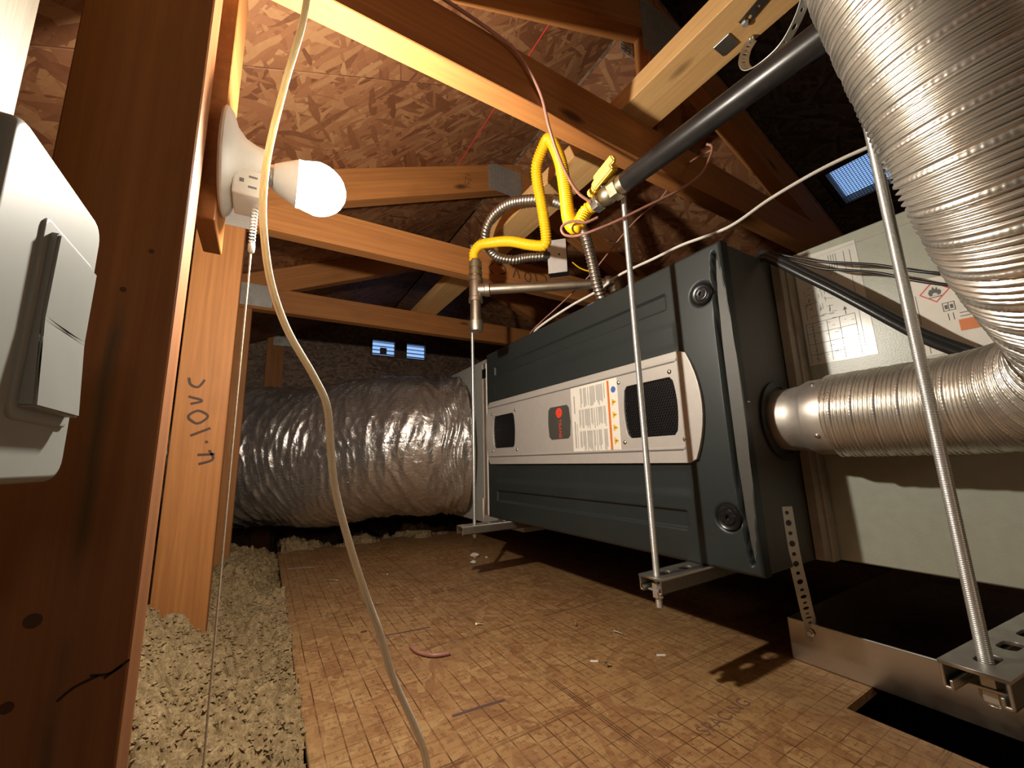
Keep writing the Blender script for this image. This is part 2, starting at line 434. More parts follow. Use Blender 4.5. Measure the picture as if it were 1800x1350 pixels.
# ------------------------------------------------------------------ the setting
ZF = -.17
def sheet(name, x0, x1, y0, y1, zfun, th, m, parent):
    """a roof panel between two Y lines, lying on the slope"""
    p0 = Vector(((x0 + x1) / 2, y0, zfun(y0))); p1 = Vector(((x0 + x1) / 2, y1, zfun(y1)))
    d = p1 - p0; L = d.length; d.normalize(); xv = Vector((1, 0, 0)); nz = xv.cross(d)
    if nz.z < 0: nz = -nz
    yv = nz.cross(xv)
    bm = bmesh.new(); box_bm(bm, (-(x1 - x0) / 2, -L / 2, 0), ((x1 - x0) / 2, L / 2, th), .001)
    o = link(name, bm_mesh(bm, name), m, parent)
    mt = Matrix((xv, yv, nz)).transposed().to_4x4(); mt.translation = (p0 + p1) / 2; o.matrix_local = mt
    return o
RY, RZ, SL = .045, 1.192, .42
zl = lambda y: RZ + SL * (y - RY); zr = lambda y: RZ - SL * (y - RY)
ceil = bpy.data.objects.new('ceiling', None); COL.objects.link(ceil); ceil['kind'] = 'structure'
XS = [-2.34, -1.62, -.40, .82, 2.3]
for a, b in zip(XS, XS[1:]):
    sheet('sheathing_panel', a + .0015, b - .0015, -1.17, RY - .004, zl, .012, OSBR, ceil)
    sheet('sheathing_panel', a + .0015, b - .0015, -2.0, -1.173, zl, .012, OSBR, ceil)
# right slope of the small gable; it stops at the truss nearest the camera
for a, b in ((-2.34, -1.32), (-1.32, -.098)):
    sheet('sheathing_panel', a + .0015, b - .0015, RY + .004, 1.26, zr, .012, OSBR, ceil)
    sheet('sheathing_panel', a + .0015, b - .0015, 1.263, 2.0, zr, .012, OSBR, ceil)
# main roof, raised and set back to make this bay dark; has the vent opening
KV = 1.55
zm = lambda y: 2.185 - SL * (y + .627)
def far(p): return Vector(cam.matrix_world.translation) * (1 - KV) + Vector(p) * KV
q0 = far((-.045, .655, zr(.655))); q1 = far((.215, .775, zr(.775)))
VX0, VX1, VY0, VY1 = q0.x, q1.x, q0.y, q1.y
sheet('sheathing_panel', -1.0, 2.3, RY, VY0, zm, .012, OSBD, ceil)
sheet('sheathing_panel', -1.0, VX0, VY0, VY1, zm, .012, OSBD, ceil)
sheet('sheathing_panel', VX1, 2.3, VY0, VY1, zm, .012, OSBD, ceil)
sheet('sheathing_panel', -1.0, 2.3, VY1, 3.2, zm, .012, OSBD, ceil)
sheet('roofing_felt', -2.34, 2.3, -2.0, RY, lambda y: zl(y) + .0145, .004, BLACKM, ceil)
sheet('roofing_felt', -2.34, -.098, RY, 2.0, lambda y: zr(y) + .0145, .004, BLACKM, ceil)
box('ridge_cap', (-2.34, RY - .06, RZ + .012), (-.098, RY + .06, RZ + .02), BLACKM, ceil)
box('draft_stop', (-1.0, RY - .006, RZ - .004), (2.3, RY + .002, zm(RY) + .012), OSBD, ceil)
# red snapped chalk line on the left slope
p0 = Vector((-1.6, -.165, zl(-.165) - .0006)); 
box('chalk_line', (-.9, -.1672, zl(-.166) - .0012), (.9, -.1648, zl(-.166) - .0002), RED, ceil)

flo = bpy.data.objects.new('floor', None); COL.objects.link(flo); flo['kind'] = 'structure'
# printed subfloor sheet, notched in front of the drain pan
NX0, NY0 = .043, .084
box('subfloor_sheet', (-1.66, -.556, ZF - .012), (1.25, NY0, ZF), OSBF, flo, .0015)
box('subfloor_sheet', (-1.66, NY0, ZF - .012), (NX0, .95, ZF), OSBF, flo)
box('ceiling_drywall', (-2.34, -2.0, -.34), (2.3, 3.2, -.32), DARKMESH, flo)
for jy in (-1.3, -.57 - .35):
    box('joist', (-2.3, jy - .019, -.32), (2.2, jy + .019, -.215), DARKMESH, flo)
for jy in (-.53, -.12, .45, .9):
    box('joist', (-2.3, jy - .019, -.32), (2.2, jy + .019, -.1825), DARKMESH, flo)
def gable(name, x0, x1, m):
    """end wall cut to the two roof slopes"""
    bm = bmesh.new(); pr = [(-2.0, -.34), (2.0, -.34), (2.0, zr(2.0)), (RY, RZ - .005), (-2.0, zl(-2.0))]
    A = [bm.verts.new((x0, y, z)) for y, z in pr]; B = [bm.verts.new((x1, y, z)) for y, z in pr]
    bm.faces.new(A); bm.faces.new(B[::-1])
    for i in range(5): bm.faces.new((A[i], A[(i + 1) % 5], B[(i + 1) % 5], B[i]))
    return link(name, bm_mesh(bm, name), m, None, 'structure')
# back gable wall with its vent opening: four pieces around the hole
GV = (-.085, .30, .868, .985)
gw = bpy.data.objects.new('wall_back', None); COL.objects.link(gw); gw['kind'] = 'structure'
def wedge(name, poly, x0, x1, m, parent):
    bm = bmesh.new(); A = [bm.verts.new((x0, y, z)) for y, z in poly]; B = [bm.verts.new((x1, y, z)) for y, z in poly]
    bm.faces.new(A); bm.faces.new(B[::-1]); n = len(poly)
    for i in range(n): bm.faces.new((A[i], A[(i + 1) % n], B[(i + 1) % n], B[i]))
    return link(name, bm_mesh(bm, name), m, parent)
wedge('sheathing_panel', [(-2, -.34), (GV[0], -.34), (GV[0], zl(GV[0])), (-2, zl(-2))], -2.34, -2.30, OSBD, gw)
wedge('sheathing_panel', [(GV[1], -.34), (2, -.34), (2, zr(2)), (GV[1], zr(GV[1]))], -2.34, -2.30, OSBD, gw)
wedge('sheathing_panel', [(GV[0], -.34), (GV[1], -.34), (GV[1], GV[2]), (GV[0], GV[2])], -2.34, -2.30, OSBD, gw)
wedge('sheathing_panel', [(GV[0], GV[3]), (GV[1], GV[3]), (GV[1], zr(GV[1])), (RY, RZ), (GV[0], zl(GV[0]))], -2.34, -2.30, OSBD, gw)
o = wedge('wall_front', [(-2, -.34), (3.2, -.34), (3.2, zm(3.2)), (RY, zm(RY)), (RY, RZ), (-2, zl(-2))], 2.26, 2.30, OSBD, None); o['kind'] = 'structure'
box('wall_left', (-2.34, -2.03, -.34), (2.3, -1.99, zl(-2) + .02), OSBD, kind='structure')
wrt = bpy.data.objects.new('wall_right', None); COL.objects.link(wrt); wrt['kind'] = 'structure'
box('sheathing_panel', (-2.34, 1.99, -.34), (-1.0, 2.03, zr(2) + .02), OSBD, wrt)
box('sheathing_panel', (-1.0, 3.18, -.34), (2.3, 3.22, zm(3.18) + .02), OSBD, wrt)
wedge('sheathing_panel', [(RY, RZ + .02), (2.0, zr(2) + .02), (2.0, -.34), (3.2, -.34), (3.2, zm(3.2)), (RY, zm(RY))], -1.04, -1.0, OSBD, wrt)

# gable vent: frame, louvre slats, centre divider
t = thing('gable_vent', 'small daylit louvre vent in the dark far gable wall above the foil duct', 'vent', (-2.30, .11, GV[2]))
fo = 0
bm = bmesh.new()
for a, b in (((-2.33, GV[0], GV[2]), (-2.295, GV[0] + .012, GV[3])), ((-2.33, GV[1] - .012, GV[2]), (-2.295, GV[1], GV[3])),
             ((-2.33, GV[0] + .012, GV[2]), (-2.295, GV[1] - .012, GV[2] + .008)), ((-2.33, GV[0] + .012, GV[3] - .008), (-2.295, GV[1] - .012, GV[3]))):
    box_bm(bm, a, b)
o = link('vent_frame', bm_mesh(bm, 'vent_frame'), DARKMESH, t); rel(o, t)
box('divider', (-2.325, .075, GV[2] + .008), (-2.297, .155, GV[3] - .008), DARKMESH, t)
for k in range(4):
    z = GV[2] + .02 + k * .026
    for y0, y1 in ((GV[0] + .012, .075), (.155, GV[1] - .012)):
        board('slat', (-2.315, y0, z), (-2.315, y1, z), (1, 0, .5), .012, .002, GALV, t)
box('blocking', (-2.32, -.02, GV[2] + .02), (-2.300, .02, GV[2] + .06), DARKMESH, t)

# roof vent with wire mesh on the right slope
VC = far((.085, .715, zr(.715)))
t = thing('roof_vent', 'blue-lit mesh roof vent in the dark slope above the pale cabinet', 'vent', tuple(VC))
yv = Vector((0, 1, -SL)).normalized(); nv = Vector((0, SL, 1)).normalized()
mt = plane_mat(VC, (1, 0, 0), yv) @ Matrix.Scale(KV, 4)
def grid_mesh(name, wx, wy, pitch, th, m, parent, to3):
    bm = bmesh.new()
    nx = int(wx / pitch)
    for i in range(nx + 1):
        x = -wx / 2 + i * pitch; box_bm(bm, (x - th / 2, -wy / 2, -th / 2), (x + th / 2, wy / 2, th / 2))
    for i in range(int(wy / pitch) + 1):
        y = -wy / 2 + i * pitch; box_bm(bm, (-wx / 2, y - th / 2, -th / 2), (wx / 2, y + th / 2, th / 2))
    me = bm_mesh(bm, name); me.transform(to3); o = link(name, me, m, parent); rel(o, parent); return o
grid_mesh('wire_mesh', .26, .128, .0065, .0012, GALV, t, mt)
bm = bmesh.new()
for a, b in (((-.142, -.072, -.004), (-.130, .072, .03)), ((.130, -.072, -.004), (.142, .072, .03)), ((-.13, -.072, -.004), (.13, -.064, .03)), ((-.13, .064, -.004), (.13, .072, .03))):
    box_bm(bm, a, b)
me = bm_mesh(bm, 'vent_frame'); me.transform(mt); o = link('vent_frame', me, DARKMESH, t); rel(o, t)
bm = bmesh.new(); box_bm(bm, (.0, .005, .01), (.028, .064, .025)); me = bm_mesh(bm, 'baffle'); me.transform(mt); o = link('baffle', me, DARKMESH, t); rel(o, t)

# ------------------------------------------------------------------ blown insulation
def insulation(name, x0, x1, y0, y1, res, hfun, m, clumps, seed):
    nx = int((x1 - x0) / res); ny = int((y1 - y0) / res)
    X, Y = np.meshgrid(np.linspace(x0, x1, nx), np.linspace(y0, y1, ny), indexing='ij')
    r = np.random.default_rng(seed)
    def vn(sc):
        gx, gy = int((x1 - x0) / sc) + 3, int((y1 - y0) / sc) + 3
        g = r.random((gx, gy)); u = (X - x0) / sc; v = (Y - y0) / sc; i = u.astype(int); j = v.astype(int); fu = u - i; fv = v - j
        fu = fu * fu * (3 - 2 * fu); fv = fv * fv * (3 - 2 * fv)
        return (g[i, j] * (1 - fu) + g[i + 1, j] * fu) * (1 - fv) + (g[i, j + 1] * (1 - fu) + g[i + 1, j + 1] * fu) * fv - .5
    Z = hfun(X, Y) + .05 * vn(.13) + .046 * vn(.05) + .030 * vn(.024) + .020 * np.abs(vn(.014)) + .014 * vn(.0085)
    V = np.stack([X + .006 * vn(.01), Y + .006 * vn(.01), Z], -1).reshape(-1, 3)
    i = np.arange(nx - 1)[:, None] * ny; j = np.arange(ny - 1)[None, :]
    Q = np.stack(np.broadcast_arrays(i + j, i + ny + j, i + ny + j + 1, i + j + 1), -1).reshape(-1, 4)
    # loose tufts: small jagged octahedra
    tv = []; tf = []; base = len(V)
    for k in range(clumps):
        p = V[r.integers(0, len(V))]; s = r.uniform(.0008, .0034)
        q = r.normal(size=(6, 3)) * .35 + np.array([(1, 0, 0), (-1, 0, 0), (0, 1, 0), (0, -1, 0), (0, 0, 1), (0, 0, -1)])
        tv.append(p + q * s * np.array((1.2, 1.2, .8)) + (0, 0, s * .4)); b = base + 6 * k
        tf += [(b + a, b + c, b + d) for a, c, d in ((0, 2, 4), (2, 1, 4), (1, 3, 4), (3, 0, 4), (2, 0, 5), (1, 2, 5), (3, 1, 5), (0, 3, 5))]
    if clumps: V = np.vstack([V] + tv)
    me = bpy.data.meshes.new(name); me.from_pydata(V.tolist(), [], Q.tolist() + tf); me.update()
    me.polygons.foreach_set('use_smooth', [True] * len(Q) + [False] * len(tf))
    return link(name, me, m, None, 'stuff')
def h_left(X, Y):
    s = np.clip((-.57 - Y) / .22, 0, 1); base = -.184 + .075 * s
    base += .075 * np.exp(-((X + .58) / .16) ** 2 - ((Y + .85) / .10) ** 2)
    base += .055 * np.exp(-((X + .33) / .28) ** 2 - ((Y + .86) / .10) ** 2)
    return base
o = insulation('blown_insulation', -1.74, .05, -1.05, -.556, .0036, h_left, INS, 22000, 3)
tag(o, 'tan blown cellulose insulation heaped in the strip left of the floor sheet', 'insulation')
def h_back(X, Y):
    e = -1.60 + .045 * np.sin(Y * 14) + .03 * np.sin(Y * 33 + 1)
    return np.where(X < e, -.168, -.215) + .02 * np.sin(Y * 23) - .05 * np.clip((-1.66 - X) / .3, 0, 1)
o = insulation('blown_insulation', -1.86, -1.50, -.545, .34, .0055, h_back, INS, 5000, 5)
tag(o, 'clumps of tan insulation along the far edge of the floor sheet', 'insulation')
for nm, a, b in (('insulation_batt', (-2.3, -1.95, -.319), (2.2, -1.05, -.22)), ('insulation_batt', (-2.3, .96, -.319), (2.2, 1.95, -.22))):
    pass

# ------------------------------------------------------------------ roof trusses
TRX = [-.1, -.7, -1.3]
CH0, CH1 = .738, .827
def nail_plate(x, y0, y1, z0, z1, parent, teeth=False, m=PLATEM):
    bm = bmesh.new(); box_bm(bm, (x, y0, z0), (x + .0015, y1, z1))
    nx = max(2, int((y1 - y0) / .012)); nz = max(2, int((z1 - z0) / .009))
    for i in range(nx):
        for j in range(nz):
            y = y0 + (i + .5) * (y1 - y0) / nx; z = z0 + (j + .5) * (z1 - z0) / nz
            box_bm(bm, (x + .0012, y - .0035, z - .0012), (x + .0026, y + .0035, z + .0012))
    o = link('nail_plate', bm_mesh(bm, 'nail_plate'), m, parent); rel(o, parent); return o
LAB = ['wooden roof truss nearest the camera, its tie beam crossing the top of view',
       'wooden roof truss behind the light bulb with pencil writing on its tie beam',
       'third wooden roof truss, its tie beam just above the daylit gable vent']
for i, X in enumerate(TRX):
    t = thing('roof_truss', LAB[i], 'roof truss', (X - .019, 0, CH0), 'trusses under the roof')
    xc = X - .019
    board('tie_beam', (xc, -.90, (CH0 + CH1) / 2), (xc, 1.05, (CH0 + CH1) / 2), (0, 0, 1), .089, .038, WOOD, t)
    off = .049
    n1 = Vector((0, SL, -1)).normalized()
    a = Vector((xc, -1.75, zl(-1.75))); b = Vector((xc, RY - .002, zl(RY)))
    nl = Vector((0, SL, -1)).normalized() * .0455; nr = Vector((0, -SL, -1)).normalized() * .0455
    # rafters trimmed at the ridge with a plumb cut
    def rafter(y0, y1, zf, nn):
        d = .098
        bm = bmesh.new(); L = math.hypot(y1 - y0, zf(y1) - zf(y0))
        pr = [(y0, zf(y0) - .001), (y1, zf(y1) - .001), (y1, zf(y1) - d), (y0, zf(y0) - d)]
        A = [bm.verts.new((-.019, y, z)) for y, z in pr]; B = [bm.verts.new((.019, y, z)) for y, z in pr]
        bm.faces.new(A); bm.faces.new(B[::-1])
        for k in range(4): bm.faces.new((A[k], A[(k + 1) % 4], B[(k + 1) % 4], B[k]))
        ang = math.atan2(zf(y1) - zf(y0), y1 - y0)
        me = bm_mesh(bm, 'rafter')
        fr = Matrix((Vector((0, math.cos(ang), math.sin(ang))), Vector((0, -math.sin(ang), math.cos(ang))), Vector((1, 0, 0)))).transposed().to_4x4()
        me.transform(fr.inverted()); o = link('rafter', me, WOOD, t)
        fr.translation = Vector((xc, 0, 0)) - t.location; o.matrix_local = fr; return o
    rafter(-1.9, RY - .001, zl, 1); rafter(RY + .001, 1.9, zr, 1)
    if i == 0:
        # king post under the ridge, with its peak plates
        board('king_post', (xc, .055, CH1), (xc, .055, 1.092), (0, 1, 0), .089, .038, WOOD, t)
        nail_plate(X, -.005, .135, 1.02, 1.16, t)
        nail_plate(X - .0395, -.03, .12, 1.04, 1.15, t)
    else:
        nail_plate(X, -.055, .075, 1.062, 1.165, t) if i == 1 else nail_plate(X, -.04, .08, 1.07, 1.165, t)
    if i == 0: nail_plate(X, -.80, -.70, CH0 - .03, CH1 - .01, t)
    if i == 1: nail_plate(X, -.80, -.692, .725, .775, t)
    if i == 2: nail_plate(X, -.755, -.642, .748, .83, t)
    if i == 1:
        # pencil marks on the far truss members
        to = plane_mat((X, .055, .778), (0, -1, 0), (0, 0, -1))
        strokes('pencil_writing', [[(-.115, .012), (-.105, -.018), (-.085, -.022)], [(-.07, .012), (-.063, -.02)], [(-.045, 0), (-.035, .016), (-.02, .004), (-.028, -.016), (-.043, -.01), (-.045, 0)],
                 [(.0, .013), (.012, -.018), (.026, .014)], [(.075, .012), (.055, .004), (.058, -.016), (.08, -.02)], [(.1, .018), (.115, 0), (.1, -.02)]], to, INKP, t, .0052, .0006)
        to = plane_mat((X, -.132, 1.068), (0, 0, 1), (0, -1, 0))
        strokes('pencil_writing', [[(-.03, .008), (-.03, -.01)], [(-.012, .008), (-.022, .008), (-.02, 0), (-.012, -.004), (-.022, -.01)], [(-.006, .006), (.002, .008), (.004, .002), (-.006, -.01), (.006, -.01)], [(.015, .008), (.015, -.01)]], to, INKP, t, .002, .0006)

# lateral brace lying flat across the tie beams
o = board('lateral_brace', (-1.42, -.055, CH1 + .0195), (.62, -.045, CH1 + .0195), (0, 1, 0), .089, .038, WOODB)
tag(o, 'long two by four brace lying flat across the truss tie beams', 'brace')
# studs under the truss heels
def stud(name, x, y0, y1, z0, z1, m, label, th=.038, grp='studs along the left side'):
    o = board(name, (x - th / 2, (y0 + y1) / 2, z0), (x - th / 2, (y0 + y1) / 2, z1), (0, 1, 0), y1 - y0, th, m)
    return tag(o, label, 'stud', grp)
s1 = stud('stud', -.056, -.779, -.697, -.32, .835, WOODS, 'broad dark stud face at the left with one bright yellow edge')
s2 = stud('stud', -.7, -.791, -.702, -.32, CH0 - .001, WOOD, 'orange stud with pencilled numbers, half buried in insulation')
s3 = stud('stud', -1.3, -.791, -.702, -.32, CH0 - .001, WOOD, 'reddish stud just behind the stud with pencilled numbers')
s4 = stud('stud', -2.26, -.66, -.572, -.30, .98, WOOD, 'short far stud on the gable wall above the left end of the foil duct')
nail_plate(-2.2585, -.63, -.52, .86, .99, None).name = 'nail_plate'
npl = bpy.data.objects['nail_plate'] if False else COL.objects[-1]
npl.parent = s4; npl.matrix_parent_inverse = s4.matrix_basis.inverted(); npl.location = (0, 0, 0)
s5 = stud('stud', .121, -.829, -.7405, .15, .80, wood('darkened_yellow_lumber', (.15, .098, .03), (.24, .165, .052)), 'yellow lit stud edge at the top left corner above the switch')  # lumber colour darkened to offset overexposure from the close bulb
s5s = None
# writing on the second stud (runs up the board)
to = plane_mat((-.7, -.752, .283), (0, -.18, 1), (0, -1, -.18))
bpy.context.view_layer.update()
wr = strokes('pencil_writing', [[(-.095, .006), (-.09, -.018), (-.07, -.014)], [(-.076, .006), (-.08, -.022)], [(-.055, -.012), (-.05, -.010)], [(-.035, .014), (-.025, -.02)],
        [(0, .014), (-.012, .0), (0, -.018), (.014, -.004), (.008, .012), (0, .014)], [(.03, .008), (.034, -.012), (.046, .01)], [(.085, .006), (.07, .004), (.064, -.008), (.078, -.02)]], to, plain('brown_ink', (.055, .022, .010), .7), None, .0046, .0008)
wr.parent = s2; wr.matrix_parent_inverse = s2.matrix_basis.inverted()
# board scrap that carries the lamp holder
lampboard = box('lamp_board', (-.222, -.7070, .435), (-.1385, -.689, .80), WOOD, None, .001)
tag(lampboard, 'upright board piece behind the lamp holder beside the broad stud', 'board')

# ------------------------------------------------------------------ lamp holder and bulb
LH = Vector((-.152, -.6885, .513))
t = thing('lamp_holder', 'round white keyless lamp holder with outlet on the lit stud', 'lamp holder', LH)
Yv = Vector((0, 1, 0))
lathe('base_plate', LH, LH + Yv, [(0, .056), (.002, .0575), (.004, .057), (.008, .052), (.012, .040), (.020, .031), (.030, .027), (.040, .0255), (.040, .021), (.028, .020)], WHITE, t, 48)
box('outlet_block', LH + Vector((-.020, .012, -.047)), LH + Vector((.026, .040, -.016)), WHITE, t, .002, 2)
for dx, dz, wx, wz in ((-.006, -.0265, .007, .0016), (-.006, -.0355, .007, .0016), (.010, -.031, .004, .004)):
    pass
ox = LH.x + .0262
for dy, dz, wy, wz in ((.030, -.025, .008, .002), (.030, -.037, .008, .002), (.020, -.031, .004, .004)):
    box('outlet_slot', (ox - .0005, LH.y + dy - wy / 2, LH.z + dz - wz / 2), (ox + .0004, LH.y + dy + wy / 2, LH.z + dz + wz / 2), INK, t)
t = thing('light_bulb', 'glaring white light bulb in the lamp holder', 'light bulb', LH + Vector((0, .030, 0)))
B0 = LH + Vector((0, .030, 0))
lathe('screw_base', B0, B0 + Yv, [(0, .010), (.002, .013), (.016, .013), (.018, .014)], NICKEL, t, 24)
lathe('bulb_collar', B0 + Yv * .018, B0 + Yv, [(0, .0145), (.012, .021), (.024, .027)], WHITE, t, 32)
prof = [(0, .027)] + [(.004 + .050 * k / 12, .031 * math.sqrt(max(0, 1 - ((k - 4) / 8.2) ** 2)) if k > 4 else .027 + .004 * k / 4) for k in range(13)]
area = 4 * PI * .03 ** 2
g_ = NT('glowing_clear_glass'); g_.t.nodes.remove(g_.b)
tr_ = g_.n('ShaderNodeBsdfTransparent'); em_ = g_.n('ShaderNodeEmission'); em_.inputs[0].default_value = (*BULB_COL, 1); em_.inputs[1].default_value = 9.0
ad_ = g_.n('ShaderNodeAddShader'); g_.l(tr_.outputs[0], ad_.inputs[0]); g_.l(em_.outputs[0], ad_.inputs[1]); g_.l(ad_.outputs[0], g_.t.nodes['Material Output'].inputs[0])
globe = lathe('bulb_globe', B0 + Yv * .042, B0 + Yv, prof, g_.m, t, 32)
fl_d = bpy.data.lights.new('filament', 'POINT'); fl_d.energy = BULB_POWER; fl_d.color = BULB_COL; fl_d.shadow_soft_size = .011
fl_o = bpy.data.objects.new('filament', fl_d); COL.objects.link(fl_o); fl_o.parent = t; fl_o.location = (0, .066, 0)
# pull chain spring and string
bx, by = LH.x + .005, LH.y + .033
t = thing('pull_string', 'thin pull string hanging below the lamp holder', 'string', (bx, by, LH.z - .047))
hel = [(bx + .0028 * math.cos(k * .9), by + .0028 * math.sin(k * .9), LH.z - .047 - k * .00055) for k in range(80)]
tube('spring', hel, .0007, WHITE, t, n=240, sides=6)
lathe('knot', (bx, by, LH.z - .102), (bx, by, LH.z - .09), [(0, .0022), (.002, .0034), (.010, .0034), (.012, .0022)], WHITE, t, 12)
tube('string', [(bx, by, LH.z - .100), (bx - .001, by, .2), (bx, by + .001, .0), (bx + .002, by + .002, -.12), (bx + .001, by + .003, -.165)], .0011, STRING, t, n=60, sides=6)

# ------------------------------------------------------------------ light switch (extreme left foreground)
t = thing('light_switch', 'grey rocker light switch and box at the left edge', 'light switch', (.13, -.703, .237))
box('switch_box', (.104, -.740, .192), (.163, -.712, .283), GRAYD, t, .006, 3)
toS = plane_mat((0, -.7065, 0), (-1, 0, 0), (0, 0, 1))
poly_solid('cover_plate', [rrect(-.172, .1805, -.097, .293, .007, 5)], toS, .006, GRAYW, t, .0026)
poly_solid('rocker_frame', [rrect(-.147, .2005, -.1015, .272, .003, 3)], plane_mat((0, -.7025, 0), (-1, 0, 0), (0, 0, 1)), .003, GRAYW, t, .001)
bm = bmesh.new()
pr = [(.204, .003), (.236, .0065), (.268, .003)]
A = [bm.verts.new((.104, -.7005 + h, z)) for z, h in [(.204, .0048), (.236, .0028), (.269, .0030)]]
B_ = [bm.verts.new((.143, -.7005 + h, z)) for z, h in [(.204, .0048), (.236, .0028), (.269, .0030)]]
A2 = [bm.verts.new((.104, -.703, z)) for z in (.204, .236, .269)]; B2 = [bm.verts.new((.143, -.703, z)) for z in (.204, .236, .269)]
for k in range(2):
    bm.faces.new((A[k], A[k + 1], B_[k + 1], B_[k])); bm.faces.new((A2[k], A2[k + 1], A[k + 1], A[k])); bm.faces.new((B2[k], B2[k + 1], B_[k + 1], B_[k]))
bm.faces.new((A[0], B_[0], B2[0], A2[0])); bm.faces.new((A[2], B_[2], B2[2], A2[2]))
bmesh.ops.bevel(bm, geom=bm.edges[:], offset=.0008, segments=2, affect='EDGES')
o = link('rocker', bm_mesh(bm, 'rocker'), GRAYW, t); rel(o, t)
for z in (.284, .188):
    lathe('screw', (.1235, -.703, z), (.1235, -.70, z), [(0, .0030), (.0006, .0032), (.0014, .0024), (.0018, .001)], GRAYW, t, 16)

# ------------------------------------------------------------------ furnace
W, D_, H_ = .845, .72, .533
f = thing('furnace', 'dark charcoal horizontal furnace hung above the floor', 'furnace', (-.42, .35, 0))
bm = bmesh.new(); box_bm(bm, (-.844, .012, .002), (-.001, D_, H_ - .002), .002)
o = link('cabinet', bm_mesh(bm, 'cabinet'), CASE, f); rel(o, f)
# embossed front door as a height field (y grows into the cabinet)
nx, nz = 424, 268
gx = np.linspace(-.8445, .0, nx); gz = np.linspace(0, H_, nz); GX, GZ = np.meshgrid(gx, gz, indexing='ij')
def ss(a, b, x): u = np.clip((x - a) / (b - a), 0, 1); return u * u * (3 - 2 * u)
def band(x0, x1, z0, z1, sl, ramp):
    zz = np.minimum(GZ - z0, z1 - GZ); e = sl * (GZ - z0)
    xx = np.minimum(GX - x0 , x1 - GX)
    return ss(0, ramp, zz) * ss(0, ramp, xx)
dep = np.zeros_like(GX)
dep += .0062 * band(-.79, -.115, .052, .086, 0, .0045)
dep += .0062 * band(-.79, -.115, .447, .481, 0, .0045)
dep += .0025 * band(-.80, -.09, .105, .168, 0, .02) + .0025 * band(-.80, -.09, .365, .428, 0, .02)
# long lens shaped pull recess by the right edge
u = (GZ - .266) / .252; half = .0122 * np.sqrt(np.clip(1 - u * u, 0, 1)); cxr = -.0125 - .001 * u * u
inside = ss(-.0015, .0015, half - np.abs(GX - cxr)) * (np.abs(u) < 1)
dep += .019 * inside
# dished corners around the two latches
for zc in (.452, .081):
    rr = np.hypot(GX + .043, GZ - zc); dep += .0035 * (1 - ss(.019, .024, rr))
edge = np.minimum(np.minimum(GX + .8445, -GX), np.minimum(GZ, H_ - GZ)); dep += .004 * (1 - ss(0, .005, edge)) ** 2
V = np.stack([GX, dep, GZ], -1).reshape(-1, 3)
i = np.arange(nx - 1)[:, None] * nz; j = np.arange(nz - 1)[None, :]
Q = np.stack(np.broadcast_arrays(i + j, i + nz + j, i + nz + j + 1, i + j + 1), -1).reshape(-1, 4)
# rim folded back onto the cabinet
ring = [k * nz for k in range(nx)] + [(nx - 1) * nz + k for k in range(1, nz)] + [k * nz + nz - 1 for k in range(nx - 2, -1, -1)] + [k for k in range(nz - 2, 0, -1)]
nb = len(V); VB = V[ring].copy(); VB[:, 1] = .022; V = np.vstack([V, VB]); m_ = len(ring)
QB = [(ring[k], nb + k, nb + (k + 1) % m_, ring[(k + 1) % m_]) for k in range(m_)]
me = bpy.data.meshes.new('front_door'); me.from_pydata(V.tolist(), [], Q.tolist() + QB); me.update()
bm = bmesh.new(); bm.from_mesh(me); bmesh.ops.recalc_face_normals(bm, faces=bm.faces[:]); bm.to_mesh(me); bm.free()
me.polygons.foreach_set('use_smooth', [True] * len(Q) + [False] * m_)
o = link('front_door', me, CHAR, f); rel(o, f)
for zc in (.452, .081):
    c0 = Vector((-.043, .0035, zc)); 
    k0 = lathe('latch', c0, c0 - Yv, [(0, .0195), (.004, .0200), (.0055, .0185), (.004, .0165), (.0035, .0125), (.0055, .0110), (.0060, .0085), (.0052, .0060), (.0052, .0040), (.0015, .0035)], BLACK, f, 40)
    for k in range(6):
        a = k * PI / 3 + .3; q = c0 + Vector((math.cos(a) * .0085, -.0062, math.sin(a) * .0085))
        tt = Vector((-math.sin(a), 0, math.cos(a)))
        s_ = board('latch_slot', q - tt * .0024, q + tt * .0024, (0, 1, 0), .0008, .0020, BLACKM, None, bevel=0)
        s_.parent = k0; s_.matrix_parent_inverse = Matrix.Translation(Vector(f.location)).inverted() @ Matrix.Translation(-k0.location)
# silver panel with two vent windows
toF = plane_mat((0, -.003, 0), (1, 0, 0), (0, 0, 1))       # local z -> -y, towards the camera
def arcside(x, z0, z1, bulge, n=10): return [(x + bulge * (1 - ((2 * k / n) - 1) ** 2), z0 + (z1 - z0) * k / n) for k in range(n + 1)]
outer = arcside(-.083, .172, .356, .021)
outer = [(-.098, .166)] + outer + [(-.098, .362)] + [(-.815, .362)] + [(a, b) for a, b in reversed(arcside(-.822, .172, .356, -.021))] + [(-.815, .166)]
def vent(x0, x1, z0, z1):
    lf = [(x0 - .005 * (1 - ((k / 4) - 1) ** 2), z0 + .008 + (z1 - z0 - .016) * k / 8) for k in range(9)]
    rt = [(x1 + .005 * (1 - ((k / 4) - 1) ** 2), z0 + .008 + (z1 - z0 - .016) * k / 8) for k in range(9)]
    return rt + [(x1 - .007, z1), (x0 + .007, z1)] + lf[::-1] + [(x0 + .007, z0), (x1 - .007, z0)]
v1 = vent(-.230, -.112, .213, .320); v2 = vent(-.790, -.664, .213, .316)
poly_solid('badge_panel', [outer, v1, v2], toF, .0050, SILV, f, .0010)
